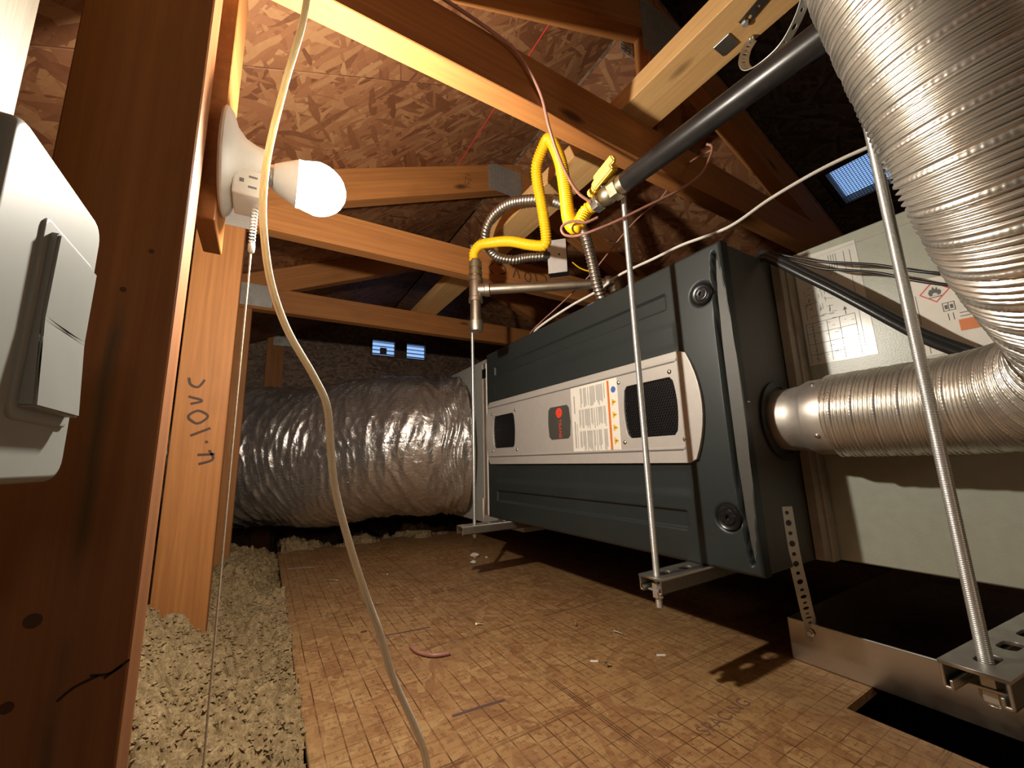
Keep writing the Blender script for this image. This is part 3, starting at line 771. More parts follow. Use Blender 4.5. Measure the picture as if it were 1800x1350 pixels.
for z in (.3445, .1875):
    board('trim_groove', (-.825, -.0066, z), (-.105, -.0066, z), (0, 0, 1), .0016, .0012, INK, f, bevel=0)
    board('trim_rib', (-.825, -.0068, z + .0034), (-.100, -.0068, z + .0034), (0, 0, 1), .0052, .0030, SILV, f, bevel=.0012)
for vv, (x0, x1) in ((v1, (-.236, -.106)), (v2, (-.796, -.658))):
    P_ = .0058; bm = bmesh.new(); row = 0; z = .210
    while z < .324:
        x = x0 + (P_ / 2 if row % 2 else 0)
        while x < x1 + P_:
            hx = [(x + P_ / math.sqrt(3) * math.sin(PI / 3 * k), z + P_ / math.sqrt(3) * math.cos(PI / 3 * k)) for k in range(6)]
            hi = [(x + .0021 * math.sin(PI / 3 * k), z + .0021 * math.cos(PI / 3 * k)) for k in range(6)]
            A = [bm.verts.new((a, .0005, b)) for a, b in hx]; B_ = [bm.verts.new((a, .0005, b)) for a, b in hi]; C_ = [bm.verts.new((a, .0018, b)) for a, b in hi]
            for k in range(6):
                bm.faces.new((A[k], A[(k + 1) % 6], B_[(k + 1) % 6], B_[k])); bm.faces.new((B_[k], B_[(k + 1) % 6], C_[(k + 1) % 6], C_[k]))
            x += P_
        z += P_ * math.sqrt(3) / 2; row += 1
    me = bm_mesh(bm, 'vent_grille')
    # stand the sheet just in front of the door face and behind the panel
    me.transform(Matrix.Translation((0, -.0028, 0))); o = link('vent_grille', me, BLACK, f); rel(o, f)
    box('vent_back', (x0 + .002, -.0004, .212), (x1 - .002, .0006 - .0008, .322), BLACKM, f)
for x, z in ((-.243, .330), (-.118, .3285), (-.238, .2065), (-.100, .2055), (-.797, .323), (-.655, .321), (-.797, .206), (-.652, .206)):
    lathe('screw', (x, -.0055, z), (x, -.008, z), [(0, .0050), (.0014, .0047), (.0030, .0030), (.0035, .0008)], NICKEL, f, 16)
# badge
bd = poly_solid('badge', [[(-.4905, .232), (-.4905 - .003, .265), (-.4905, .299), (-.482, .306), (-.416, .3055), (-.409, .298), (-.405, .265), (-.409, .232), (-.416, .2255), (-.482, .2255)]], plane_mat((0, -.0062, 0), (1, 0, 0), (0, 0, 1)), .0016, CASE, f, .0006)
def under(o, par, root):
    """make o (drawn in world space, no parent) a sub-part of par, a part of root"""
    o.parent = par; o.matrix_parent_inverse = Matrix.Identity(4)
    o.location = Vector(o.location) - Vector(root.location) - Vector(par.location)
    return o
lg = poly_solid('emblem', [circ(-.447, .2895, .0125, 28), circ(-.4435, .2905, .0016, 10)], plane_mat((0, -.0076, 0), (1, 0, 0), (0, 0, 1)), .0008, LOGOR, None); under(lg, bd, f)
ring_ = poly_solid('emblem', [[(-.4575 + .0004 * k, .2810 + .0011 * k) for k in range(6)] + [(-.4565 + .0004 * k, .2806 + .0011 * k) for k in range(5, -1, -1)]], plane_mat((0, -.0080, 0), (1, 0, 0), (0, 0, 1)), .0004, CASE, None); under(ring_, bd, f)
tx = text_mesh('lettering', 'TRANE', .0145, plane_mat((-.4455, -.0075, .2500), (0, 0, -1), (1, 0, 0)), LOGOR, None, .0004, space=1.02); under(tx, bd, f)
# warning label
lb = poly_solid('warning_label', [[(-.398, .1895), (-.247, .1895), (-.247, .3425), (-.398, .3425)]], plane_mat((0, -.0071, 0), (1, 0, 0), (0, 0, 1)), .0010, PAPER, f)
def prints(name, rects, y, m, par, root, th=.0002):
    bm = bmesh.new()
    for x0, x1, z0, z1 in rects: box_bm(bm, (x0, y - th, z0), (x1, y, z1))
    o = link(name, bm_mesh(bm, name), m); return under(o, par, root) if par else o
rc = []
r2 = random.Random(4)
for cx in range(3):
    z1 = .337 - cx * .0495; z0 = z1 - .046
    x = -.371
    while x < -.286:
        l_ = .046 * r2.uniform(.72, 1)
        if r2.random() > .12: rc.append((x, x + .0023, z1 - l_, z1))
        x += .0036 if r2.random() > .15 else .0062
prints('small_print', rc, -.0077, INKG, lb, f)
prints('heading_print', [(-.388, -.3845, .28, .322), (-.389, -.385, .20, .262), (-.3805, -.379, .20, .256)], -.0077, INKG, lb, f)
prints('orange_stripe', [(-.2765, -.2705, .192, .340)], -.0077, ORANGE, lb, f)
under(poly_solid('blue_symbol', [circ(-.2585, .3185, .0068, 20)], plane_mat((0, -.0077, 0), (1, 0, 0), (0, 0, 1)), .0003, BLUE, None), lb, f)
for z in (.292, .265, .238, .211):
    s_ = under(poly_solid('warning_triangle', [[(-.265, z - .0075), (-.265, z + .0075), (-.252, z)]], plane_mat((0, -.0077, 0), (1, 0, 0), (0, 0, 1)), .0003, YELP, None), lb, f)
    s2_ = under(poly_solid('warning_triangle', [[(-.2625, z - .0012), (-.2625, z + .0012), (-.2565, z + .0005), (-.2565, z - .0005)]], plane_mat((0, -.0079, 0), (1, 0, 0), (0, 0, 1)), .0002, INK, None), lb, f)
# black gasket around the flue on the end face
FC = Vector((0, .118, .232)); Xv = Vector((1, 0, 0))
lathe('flue_gasket', FC - Xv * .002, FC + Xv, [(0, .067), (.005, .067), (.0055, .056), (.003, .055)], RUBBER, f, 48)
box('case_screw', (-.001, .018, .258), (.0008, .026, .260), NICKEL, f)
# pale return flange at the far end
fl = box('end_flange', (-.875, .000, .004), (-.8465, .03, .505), plain('white_painted_flange', (.74, .73, .69), .4), f, .001)
box('end_flange_band', (-.876, -.0006, .455), (-.848, .002, .487), BLACK, f)

# ------------------------------------------------------------------ return plenum and foil duct
o = box('return_plenum', (-1.76, .150, -.07), (-.877, .70, .60), PLENUM, None, .002)
tag(o, 'pale sheet metal plenum box on the far end of the furnace', 'plenum')
pts = [(-1.96, -1.10, .225), (-1.95, -.88, .22), (-1.90, -.66, .22), (-1.71, -.38, .235), (-1.51, -.10, .25), (-1.43, .05, .256), (-1.405, .149, .258)]
L_ = catmull(pts, 520)[1]
rk = np.random.default_rng(11)
ph = rk.uniform(0, 2 * PI, 40); am = rk.uniform(.3, 1, 40)
def foilr(s, th):
    r = .314 * np.ones(np.broadcast(s, th).shape)
    s = s + 0 * th
    r = r - .022 * np.exp(-((s - (L_ - .08)) / .05) ** 2) - .015 * ss(L_ - .1, L_, s)
    for k in range(16):
        sh = s + .030 * np.sin(th * (1 + k % 3) + ph[k]) + .02 * np.sin(th * 5 + ph[k + 5])
        f0 = 20 + 9 * k
        gate = np.clip(np.sin(th * (1 + k % 4) + ph[k + 7] + s * (4 + k)) * .9 + .25 * np.sin(s * 13 + ph[k + 3]), 0, 1)
        r = r + .0058 * am[k] / (1 + k * .16) * (1 - 1.6 * np.abs(np.sin(sh * f0 * .8 + ph[k]))) * gate * (1 + .8 * np.clip((.9 - s) / .5, 0, 1))
    r = r + .010 * np.sin(s * 9 + 1) * np.sin(th + .5) + .006 * np.sin(th * 3 + s * 12)
    return r
me = sweep(pts, 520, 260, foilr, 'foil_duct', uv=True)
t = thing('foil_duct', 'fat crinkled silver foil flexible duct behind the studs', 'duct', (-1.5, -.5, 0))
o = link('duct_jacket', me, FOIL, t); rel(o, t)
def tapef(s, th): return .308 + .004 * np.sin(s * 240 + 3 * np.sin(th * 7)) + .004 * np.sin(th * 13 + s * 60)
o = link('foil_tape_band', sweep([(-1.436, .070, .2565), (-1.42, .11, .2575), (-1.405, .149, .258)], 40, 160, tapef, 'foil_tape_band', uv=True), FOIL, t); rel(o, t)
bm = bmesh.new(); vs = [bm.verts.new(Vector(p)) for p in ((-.862, -.012, .058), (-.848, -.006, .053), (-.851, -.010, .030), (-.858, -.012, -.012), (-.862, -.013, .026))]
fc = bm.faces.new(vs); ex = bmesh.ops.extrude_face_region(bm, geom=[fc]); 
for v in ex['geom']:
    if isinstance(v, bmesh.types.BMVert): v.co += Vector((-.0008, .0012, 0))
tp = link('torn_tape', bm_mesh(bm, 'torn_tape'), TAPE)
tag(tp, 'torn pale scrap of tape hanging by the far rod', 'tape')

# ------------------------------------------------------------------ evaporator coil cabinet
c = thing('coil_cabinet', 'pale grey-green coil cabinet joined to the right of the furnace', 'cabinet', (.42, .45, 0))
box('case', (.016, .20, .0006), (.80, D_ + .02, .544), COILM, c, .002)
box('joining_collar', (.0005, .158, .004), (.0155, D_, .530), COILT, c, .001)
box('joining_flange', (.0007, .176, .0), (.020, .1995, .538), COILT, c, .0015)
box('lid_seam', (.022, .1992, .522), (.79, .2000, .5228), INKG, c)
wl = poly_solid('wiring_label', [[(.022, .329), (.118, .329), (.116, .528), (.022, .533)]], plane_mat((0, .1995, 0), (1, 0, 0), (0, 0, 1)), .0006, PAPERG, c)
rc = []; r3 = random.Random(9)
for z in (.347, .366, .385, .404): rc.append((.026, .098, z, z + .0007))
for x in (.026, .036, .058, .076, .098): rc.append((x, x + .0006, .333, .404))
rc += [(.104, .1045, .345, .47), (.03, .03 + .0006, .412, .44), (.03, .05, .44, .4406)]
for k in range(46):
    x = r3.uniform(.028, .070); z = r3.uniform(.412, .49)
    if k % 2: rc.append((x, x + r3.uniform(.004, .010), z, z + .0006))
    else: rc.append((x, x + .0006, z, z + r3.uniform(.004, .012)))
for k in range(40):
    x = r3.uniform(.028, .094); z = .334 + .019 * r3.randrange(4) + r3.uniform(0, .014); rc.append((x, x + r3.uniform(.002, .006), z, z + .0006))
for x in (.076, .0795, .083, .0865, .098, .1065): rc.append((x, x + .0007, .478 + r3.uniform(0, .008), .518 - (x - .076) * .1))
rc += [(.086, .0872, .406, .418)]
prints('wiring_diagram', rc, .1991, INK, wl, c)
under(poly_solid('arrow', [[(.0835, .414), (.0895, .414), (.0865, .420)]], plane_mat((0, .1989, 0), (1, 0, 0), (0, 0, 1)), .0003, INK, None), wl, c)
hl = poly_solid('hazard_label', [[(.163, .312), (.255, .312), (.255, .418), (.163, .431)]], plane_mat((0, .1995, 0), (1, 0, 0), (0, 0, 1)), .0006, PAPER, c)
def P2(o): return plane_mat((0, o, 0), (1, 0, 0), (0, 0, 1))
hx, hz, hr = .1935, .4045, .0165
under(poly_solid('red_diamond', [[(hx - hr, hz), (hx, hz - hr), (hx + hr, hz), (hx, hz + hr)], [(hx - hr + .0022, hz), (hx, hz - hr + .0022), (hx + hr - .0022, hz), (hx, hz + hr - .0022)]], P2(.1991), .0003, RED, None), hl, c)
fl_ = [(-.006, -.006), (.006, -.006), (.0075, -.001), (.005, .003), (.0045, .0), (.003, .007), (.001, .003), (-.001, .0085), (-.003, .003), (-.0045, .005), (-.0072, -.001)]
under(poly_solid('flame_symbol', [[(hx + a * .95, hz + b * .95 + .0005) for a, b in fl_], [(hx + a * .4, hz - .0035 + b * .35) for a, b in fl_]], P2(.1991), .0003, INK, None), hl, c)
under(poly_solid('flame_symbol', [[(hx - .007, hz - .0085), (hx + .007, hz - .0085), (hx + .007, hz - .0073), (hx - .007, hz - .0073)]], P2(.1991), .0003, INK, None), hl, c)
rc = [(.1675, .1683, .345, .42), (.1700, .1706, .38, .41), (.1725, .1731, .36, .405), (.170, .1708, .318, .34), (.176, .1766, .315, .335)]
rc += [(.198, .2105, .372, .3728), (.198, .2105, .384, .3848), (.198, .1988, .372, .384), (.2097, .2105, .372, .384), (.2035, .2043, .372, .384), (.200, .203, .375, .381), (.2055, .2085, .375, .381), (.2015, .2023, .358, .368), (.2065, .2073, .358, .368)]
for z in (.365, .36, .355): rc.append((.213, .24, z, z + .001))
prints('hazard_print', rc, .1991, INK, hl, c)
box('orange_patch', (.2105, .1985, .340), (.245, .1995, .356), ORANGE, c)

# ------------------------------------------------------------------ vent (flue) pipe
t = thing('flue_pipe', 'ribbed aluminium flue duct curving from the furnace end up overhead', 'flue pipe', tuple(FC))
lathe('collar', FC - Xv * .001, FC + Xv, [(0, .0495), (.012, .0500), (.0125, .0512), (.030, .0512), (.0305, .0520), (.040, .0525), (.050, .0570), (.053, .0580)], ALUS, t, 64)
lathe('sleeve', FC + Xv * .050, FC + Xv, [(0, .0572), (.002, .0582), (.032, .0590), (.034, .0585)], ALUS, t, 64)
for x, a in ((.016, 1.75), (.066, .95), (.068, -.55), (.067, 2.4)):
    n_ = Vector((0, -math.cos(a), math.sin(a))); rr = .0505 if x < .03 else .0586
    q = FC + Xv * x + n_ * rr
    lathe('rivet', q, q + n_, [(0, .0034), (.0012, .0032), (.0022, .002), (.0026, .0006)], NICKEL, t, 14)
PITCH_ = .0255
def flexr(s, th):
    u = np.mod(s / PITCH_ + th / (2 * PI), 1.0)
    r = .0610 + .0019 * np.sin(u * 2 * PI * 5)
    seam = np.exp(-((u - .5) / .085) ** 2)
    r = r - .0016 * np.exp(-((u - .63) / .035) ** 2) - .0010 * np.exp(-((u - .37) / .035) ** 2)
    r = r * (1 - seam) + seam * (.0620 + .00042 * np.sin(th * 90) * (seam > .4))
    return r
FLEX = [(.078, .118, .232), (.12, .118, .232), (.17, .117, .232), (.215, .114, .233), (.262, .100, .237), (.300, .070, .246), (.322, .030, .258), (.332, -.020, .275), (.330, -.075, .300), (.322, -.125, .340), (.316, -.160, .390), (.310, -.185, .450), (.302, -.210, .530), (.292, -.235, .640), (.28, -.25, .80), (.27, -.25, .95)]
o = link('flexible_duct', sweep(FLEX, 1500, 240, flexr, 'flexible_duct'), ALU, t); rel(o, t)

# ------------------------------------------------------------------ threaded rods on strut channels
def strut_thing(x, y0, y1, label, rot=0.0):
    t = thing('strut_channel', label, 'strut channel', (x, y0, 0), 'strut channels under the furnace')
    w2, h, th, lip = .0206, .0225, .0026, .0075
    # open-bottom C section swept along Y (two walls with in-turned lips), slotted top as a plate with holes
    L = y1 - y0
    bm = bmesh.new()
    for s in (-1, 1):
        box_bm(bm, (s * w2 - (th if s > 0 else 0), 0, -h), (s * w2 + (0 if s > 0 else th), L, -.0005), .0006)
        xi = s * (w2 - lip)
        box_bm(bm, (min(s * w2, xi), 0, -h), (max(s * w2, xi), L, -h + th), .0006)
        box_bm(bm, (min(xi, xi + s * th), 0, -h + .0005), (max(xi, xi + s * th), L, -h + .008), .0006)
    o = link('side_walls', bm_mesh(bm, 'side_walls'), GALV, t)
    slots = []; y = .020
    while y < min(L - .03, .5): slots.append(rrect(-.0072, y, .0072, y + .028, .0068, 4)); y += .0508
    poly_solid('slotted_top', [[(-w2, 0), (w2, 0), (w2, L), (-w2, L)]] + slots, plane_mat(Vector((0, 0, -th / 2)), (1, 0, 0), (0, 1, 0)), th, GALV, t, .0004).location = (0, 0, 0)
    t.rotation_euler.z = rot
    return t
strut_thing(-.735, -.150, .70, 'galvanized strut channel under the far left end of the furnace')
strut_thing(-.1055, -.118, .75, 'galvanized strut channel under the near right end of the furnace')
strut_thing(.2235, -.117, .75, 'galvanized strut channel at the lower right corner below the pale cabinet', -.10)
def threadr(r, pitch):
    def fn(s, th): return r * (1 - .035 * (1 + np.cos(2 * PI * (s / pitch + th / (2 * PI))))) 
    return fn
def rod(x, y, z0, z1, label, fine):
    t = thing('threaded_rod', label, 'threaded rod', (x, y, z0), 'threaded rods hanging the furnace')
    p = .0016; n = int((z1 - z0) / p * (6 if fine else 3))
    o = link('rod', sweep([(0, 0, 0), (0, 0, (z1 - z0) / 2), (0, 0, z1 - z0)], n, 14, threadr(.0051, p), 'rod'), ZINC, t)
    for zz in (-.0306,):
        lathe('nut', (x, y, zz + .0), (x, y, zz + .01), [(0, .0078), (.001, .0084), (.0085, .0084), (.0095, .0078)], ZINC, t, 6, False)
    box('square_washer', (x - .012, y - .008, -.0210), (x + .012, y + .014, -.0190), ZINC, t, .0004)
    lathe('nut', (x, y, -.0186), (x, y, -.0176), [(0, .0078), (.001, .0084), (.0080, .0084), (.0090, .0078)], ZINC, t, 6, False)
    return t
rod(-.735, -.104, -.036, .86, 'far threaded rod at the left end of the furnace', False)
rod(-.1035, -.104, -.044, .650, 'threaded rod in front of the vented panel of the furnace', True)
r3_ = rod(.2265, -.088, -.034, .745, 'threaded rod crossing the ribbed flue in the right foreground', True)
lathe('rod_coupling', (.2265, -.088, .617), (.2265, -.088, .70), [(0, .0060), (.001, .0068), (.044, .0068), (.045, .0060)], STRAPD, r3_, 6, False)

# ------------------------------------------------------------------ drain pan and perforated strap
t = thing('drain_pan', 'shallow sheet metal drain pan on the floor under the pale cabinet', 'drain pan', (.40, .5, ZF))
PX0, PX1, PY0, PY1, PZ1 = -.064, .95, .172, .92, -.104
bm = bmesh.new(); th = .0012
for a, b in (((PX0, PY0, ZF + .001), (PX1, PY0 + th, PZ1)), ((PX0, PY0, ZF + .001), (PX0 + th, PY1, PZ1)), ((PX1 - th, PY0, ZF + .001), (PX1, PY1, PZ1)), ((PX0, PY1 - th, ZF + .001), (PX1, PY1, PZ1)), ((PX0, PY0, ZF + .001), (PX1, PY1, ZF + .001 + th))):
    box_bm(bm, a, b)
o = link('pan', bm_mesh(bm, 'pan'), PANM, t); rel(o, t)
bm = bmesh.new(); box_bm(bm, (PX0, PY0 - .0008, PZ1 - .002), (PX1, PY0 + .003, PZ1 + .0006), .0008)
o = link('hemmed_rim', bm_mesh(bm, 'hemmed_rim'), ZINC, t); rel(o, t)
def strap(name, path, wdir, wd, m, parent=None, hole_pitch=.0155, th=.0009, n=None):
    """perforated steel strap along a path, real holes alternating large and small"""
    Lq = sum((Vector(b) - Vector(a)).length for a, b in zip(path, path[1:]))
    P, L = catmull(path, 200)
    outer = []; nseg = int(L / .004)
    top = [(L * k / nseg, wd / 2) for k in range(nseg + 1)]; bot = [(L * k / nseg, -wd / 2) for k in range(nseg, -1, -1)]
    holes = []; s = hole_pitch * .6; k = 0
    while s < L - .006:
        holes.append(circ(s, 0, (.0047 if k % 2 else .0031) * wd / .019, 12)); s += hole_pitch; k += 1
    bm_cu = poly_solid(name, [top + bot] + holes, Matrix.Identity(4), th, m, None)
    me = bm_cu.data
    bm = bmesh.new(); bm.from_mesh(me); bmesh.ops.triangulate(bm, faces=bm.faces[:])
    # cut across so it can bend
    for k in range(1, int(L / .006)):
        bmesh.ops.bisect_plane(bm, geom=bm.verts[:] + bm.edges[:] + bm.faces[:], plane_co=(k * .006, 0, 0), plane_no=(1, 0, 0))
    T = np.gradient(P, axis=0); T /= np.linalg.norm(T, axis=1)[:, None]; ss_ = np.linspace(0, L, len(P)); wv0 = Vector(wdir)
    for v in bm.verts:
        s = min(max(v.co.x, 0), L); p = Vector([np.interp(s, ss_, P[:, q]) for q in range(3)]); d = Vector([np.interp(s, ss_, T[:, q]) for q in range(3)]).normalized()
        wv = (wv0 - d * wv0.dot(d)).normalized(); nn = d.cross(wv)
        v.co = p + wv * v.co.y + nn * v.co.z
    bm.to_mesh(me); bm.free()
    if parent: bm_cu.parent = parent; rel(bm_cu, parent)
    return bm_cu
t = thing('perforated_strap', 'bent perforated steel strap tying the furnace to the drain pan', 'strap', (.002, .085, .09))
strap('strap', [(.0022, .085, .094), (.0026, .086, .05), (.0020, .090, .012), (-.004, .110, -.035), (-.018, .145, -.078), (-.0275, .1692, -.102), (-.030, .1695, -.132)], (.55, .80, .0), .019, STRAPM, t)
q = Vector((-.029, .1695, -.118)); lathe('screw', q, q - Yv, [(0, .0058), (.001, .0062), (.0012, .0045), (.0045, .0045), (.005, .003)], NICKEL, t, 6, False)

# ------------------------------------------------------------------ gas piping
PY = -.14
A0 = Vector((-.066, PY, .6335)); A1 = Vector((.46, PY, .616))
t = thing('black_gas_pipe', 'long black iron gas pipe slanting under the flat brace', 'pipe', tuple(A0))
dv = (A1 - A0).normalized()
lathe('pipe', A0, A1, [(0, .0155), (.002, .0165), ((A1 - A0).length, .0165)], BLACKPIPE, t, 32)
lathe('threaded_end', A0 - dv * .012, A0, [(0, .0150), (.001, .0160), (.011, .0168), (.013, .0165)], BRASS, t, 32)
t = thing('gas_valve', 'brass gas shutoff valve with yellow lever handle on black pipe', 'valve', tuple(A0 - dv * .05))
v0 = A0 - dv * .010
lathe('valve_nut', v0, v0 - dv, [(0, .0180), (.001, .0195), (.017, .0195), (.018, .0180)], BRASS, t, 6, False)
lathe('valve_body', v0 - dv * .017, v0 - dv * .05, [(0, .0125), (.004, .0155), (.012, .0175), (.022, .0160), (.027, .0130), (.031, .0150)], BRASS, t, 28)
lathe('flare_nut', v0 - dv * .047, v0 - dv * .08, [(0, .0150), (.001, .0172), (.016, .0172), (.018, .0145), (.022, .0125)], NICKEL, t, 6, False)
vs_ = v0 - dv * .029
upv = Vector((-.25, -.45, .85)).normalized()
lathe('stem', vs_ + upv * .012, vs_ + upv, [(0, .0060), (.012, .0060), (.013, .0050)], BLACK, t, 16)
hc = vs_ + upv * .024
hd = (dv * .75 + Vector((0, .0, .30))).normalized(); hd = (hd - upv * hd.dot(upv)).normalized(); hs = upv.cross(hd)
bm = bmesh.new()
def hbox(bm, a0, a1, b0, b1, c0, c1):
    r_ = bmesh.ops.create_cube(bm, size=1)
    for v in r_['verts']:
        p = v.co; v.co = hc + hd * (a0 + (p.x + .5) * (a1 - a0)) + hs * (b0 + (p.y + .5) * (b1 - b0)) + upv * (c0 + (p.z + .5) * (c1 - c0))
hbox(bm, -.012, .036, -.0125, .0125, -.004, .008)
hbox(bm, -.004, .044, -.0055, .0055, .006, .019)
hbox(bm, -.026, -.008, -.0135, .0135, -.006, .006)
hbox(bm, -.014, .004, -.0085, .0085, -.004, .012)
bmesh.ops.bevel(bm, geom=bm.edges[:], offset=.0025, segments=2, affect='EDGES')
o = link('lever_handle', bm_mesh(bm, 'lever_handle'), YELH, t); rel(o, t)
# yellow corrugated connector
def corr(r, a, pitch): return lambda s, th: r + a * np.sin(2 * PI * s / pitch) + 0 * th
ye = v0 - dv * .066
Y1 = [tuple(ye), tuple(ye - dv * .014 + Vector((-.002, -.006, -.006))), (-.166, -.163, .599), (-.178, -.166, .607), (-.186, -.166, .632), (-.195, -.161, .687), (-.205, -.160, .758), (-.223, -.160, .814), (-.239, -.160, .843), (-.262, -.158, .842), (-.290, -.157, .818), (-.303, -.148, .787), (-.314, -.131, .743), (-.326, -.115, .698), (-.336, -.106, .677), (-.343, -.104, .669), (-.355, -.107, .669), (-.385, -.122, .683), (-.437, -.145, .712), (-.499, -.167, .733), (-.526, -.181, .736), (-.544, -.188, .724), (-.5535, -.185, .705), (-.552, -.1825, .676)]
t = thing('gas_connector', 'yellow corrugated gas connector looping from the valve to the tee', 'gas hose', tuple(ye))
o = link('yellow_hose', sweep(Y1, 1500, 20, corr(.0120, .0009, .0056), 'yellow_hose'), YEL, t); rel(o, t)
# tee, nipple, drip leg
TE = Vector((-.551, -.182, .62)); TN = Vector((-.342, .1215, .62)); td = (TN - TE).normalized(); Zv = Vector((0, 0, 1))
t = thing('gas_tee_assembly', 'rusty iron tee with drip leg and pipe into furnace top', 'pipe fitting', tuple(TE))
lathe('hose_fitting', TE + Zv * .030, TE + Zv, [(0, .0150), (.010, .0150), (.0105, .0175), (.022, .0175), (.0225, .0150), (.030, .0150), (.0305, .0172), (.048, .0172), (.049, .0140), (.055, .0135)], BRASS, t, 24)
lathe('tee', TE - Zv * .034, TE, [(0, .0182), (.001, .0190), (.010, .0190), (.012, .0170), (.056, .0170), (.058, .0190), (.067, .0190), (.068, .0182)], OLDPIPE, t, 28)
lathe('tee_branch', TE, TN, [(.008, .0165), (.024, .0165), (.026, .0190), (.037, .0190), (.038, .018)], OLDPIPE, t, 28)
lathe('pipe', TE + td * .034, TN, [(0, .0134), ((TN - TE).length - .05, .0134)], OLDPIPE, t, 24)
lathe('elbow', TN - td * .030, TN, [(0, .0180), (.002, .0188), (.012, .0188), (.014, .0165), (.034, .0165), (.042, .0120)], OLDPIPE, t, 24)
lathe('elbow_drop', TN - td * .002 - Zv * .088, TN, [(0, .0134), (.058, .0134), (.060, .0185), (.078, .0185), (.088, .0165), (.098, .012)], OLDPIPE, t, 24)
lathe('drip_leg', TE - Zv * .088, TE, [(0, .0134), (.058, .0134)], OLDPIPE, t, 24)
lathe('cap', TE - Zv * .115, TE, [(0, .0120), (.002, .0160), (.010, .0178), (.022, .0182), (.028, .0182), (.029, .0165)], OLDPIPE, t, 24)
# hanger strap under the brace
t = thing('pipe_hanger_strap', 'dark perforated hanger strap looped from the brace around black pipe', 'strap', (.12, -.05, .8))
strap('strap_run', [(.20, -.066, .825), (.16, -.058, .8255), (.105, -.046, .8255)], (-.2, 1, 0), .017, STRAPD, t)
strap('strap_loop', [(.100, -.012, .822), (.099, -.035, .79), (.104, -.060, .748), (.118, -.080, .712), (.140, -.092, .694), (.166, -.098, .690), (.186, -.105, .697), (.202, -.112, .712), (.214, -.115, .74), (.222, -.11, .80), (.224, -.098, .826)], (.45, .85, .35), .014, STRAPM, t)
box('bent_clip', (.060, -.052, .8245), (.086, -.024, .8262), GALV, t, .0004)
q = Vector((.108, -.046, .826)); lathe('screw', q, q - Zv, [(0, .005), (.002, .0055), (.005, .0045)], ZINC, t, 6, False)
q = Vector((.100, -.014, .826)); lathe('screw', q, q - Zv, [(0, .004), (.004, .005), (.006, .004)], NICKEL, t, 10)

# ------------------------------------------------------------------ electrical: conduit, box, cables
t = thing('flexible_conduit', 'grey spiral metal conduit arching from the furnace to the box', 'conduit', (-.302, .03, .54))
CD = [(-.302, .03, .530), (-.302, .012, .571), (-.299, -.006, .641), (-.303, -.021, .706), (-.326, -.041, .768), (-.365, -.061, .808), (-.419, -.082, .837), (-.490, -.108, .860), (-.548, -.124, .855), (-.591, -.127, .830), (-.613, -.113, .800), (-.613, -.083, .771), (-.578, -.050, .751), (-.545, -.026, .748), (-.515, -.006, .742), (-.495, .006, .738)]
CAMP = np.array((.3457, -.6270, .1818)); kk = np.interp(np.arange(16), [0, 2, 4, 6, 9, 11, 13, 15], [1, .99, .95, .925, .925, .95, .985, 1])
CD = [tuple(CAMP + (np.array(p) - CAMP) * k) for p, k in zip(CD, kk)]
def spiral(s, th): return .0104 + .0024 * np.abs(np.sin(PI * (s / .0085 + th / (2 * PI))))
o = link('spiral_jacket', sweep(CD, 1100, 18, spiral, 'spiral_jacket'), CONDUIT, t); rel(o, t)
# junction box hung behind, with pale cover plate facing the camera
jx = Vector((-.468, .030, .731))
nrm = Vector((.72, -.69, -.06)).normalized(); jr = Vector((.69, .72, 0)).normalized(); ju = nrm.cross(jr).normalized()
if ju.z < 0: ju = -ju
t = thing('junction_box', 'metal junction box with pale scratched cover plate above furnace', 'junction box', tuple(jx))
def obox(name, c0, ax, ay, az, hx_, hy_, hz_, m, parent, bev=.001):
    bm = bmesh.new(); r_ = bmesh.ops.create_cube(bm, size=1)
    for v in r_['verts']:
        p = v.co.copy(); v.co = c0 + ax * p.x * 2 * hx_ + ay * p.y * 2 * hy_ + az * p.z * 2 * hz_
    bmesh.ops.bevel(bm, geom=bm.edges[:], offset=bev, segments=1, affect='EDGES')
    o = link(name, bm_mesh(bm, name), m, parent); rel(o, parent); return o
obox('box_body', jx - nrm * .020, jr, ju, nrm, .026, .046, .0185, STRAPD, t)
obox('cover_plate', jx - jr * .0, jr, ju, nrm, .0255, .047, .0012, plain('brushed_cover', (.62, .57, .53), .4, .3, var=.12, nscale=25), t, .0006)
q = jx + nrm * .0012 + ju * .004 + jr * .006; lathe('screw', q, q + nrm, [(0, .003), (.001, .0025), (.0014, .001)], BLACK, t, 12)
q = Vector((-.495, .006, .738)); qd = (jx - nrm * .02 - q).normalized()
lathe('conduit_connector', q - qd * .006, q + qd, [(0, .0125), (.002, .0145), (.018, .0145), (.02, .0125)], STRAPD, t, 16)

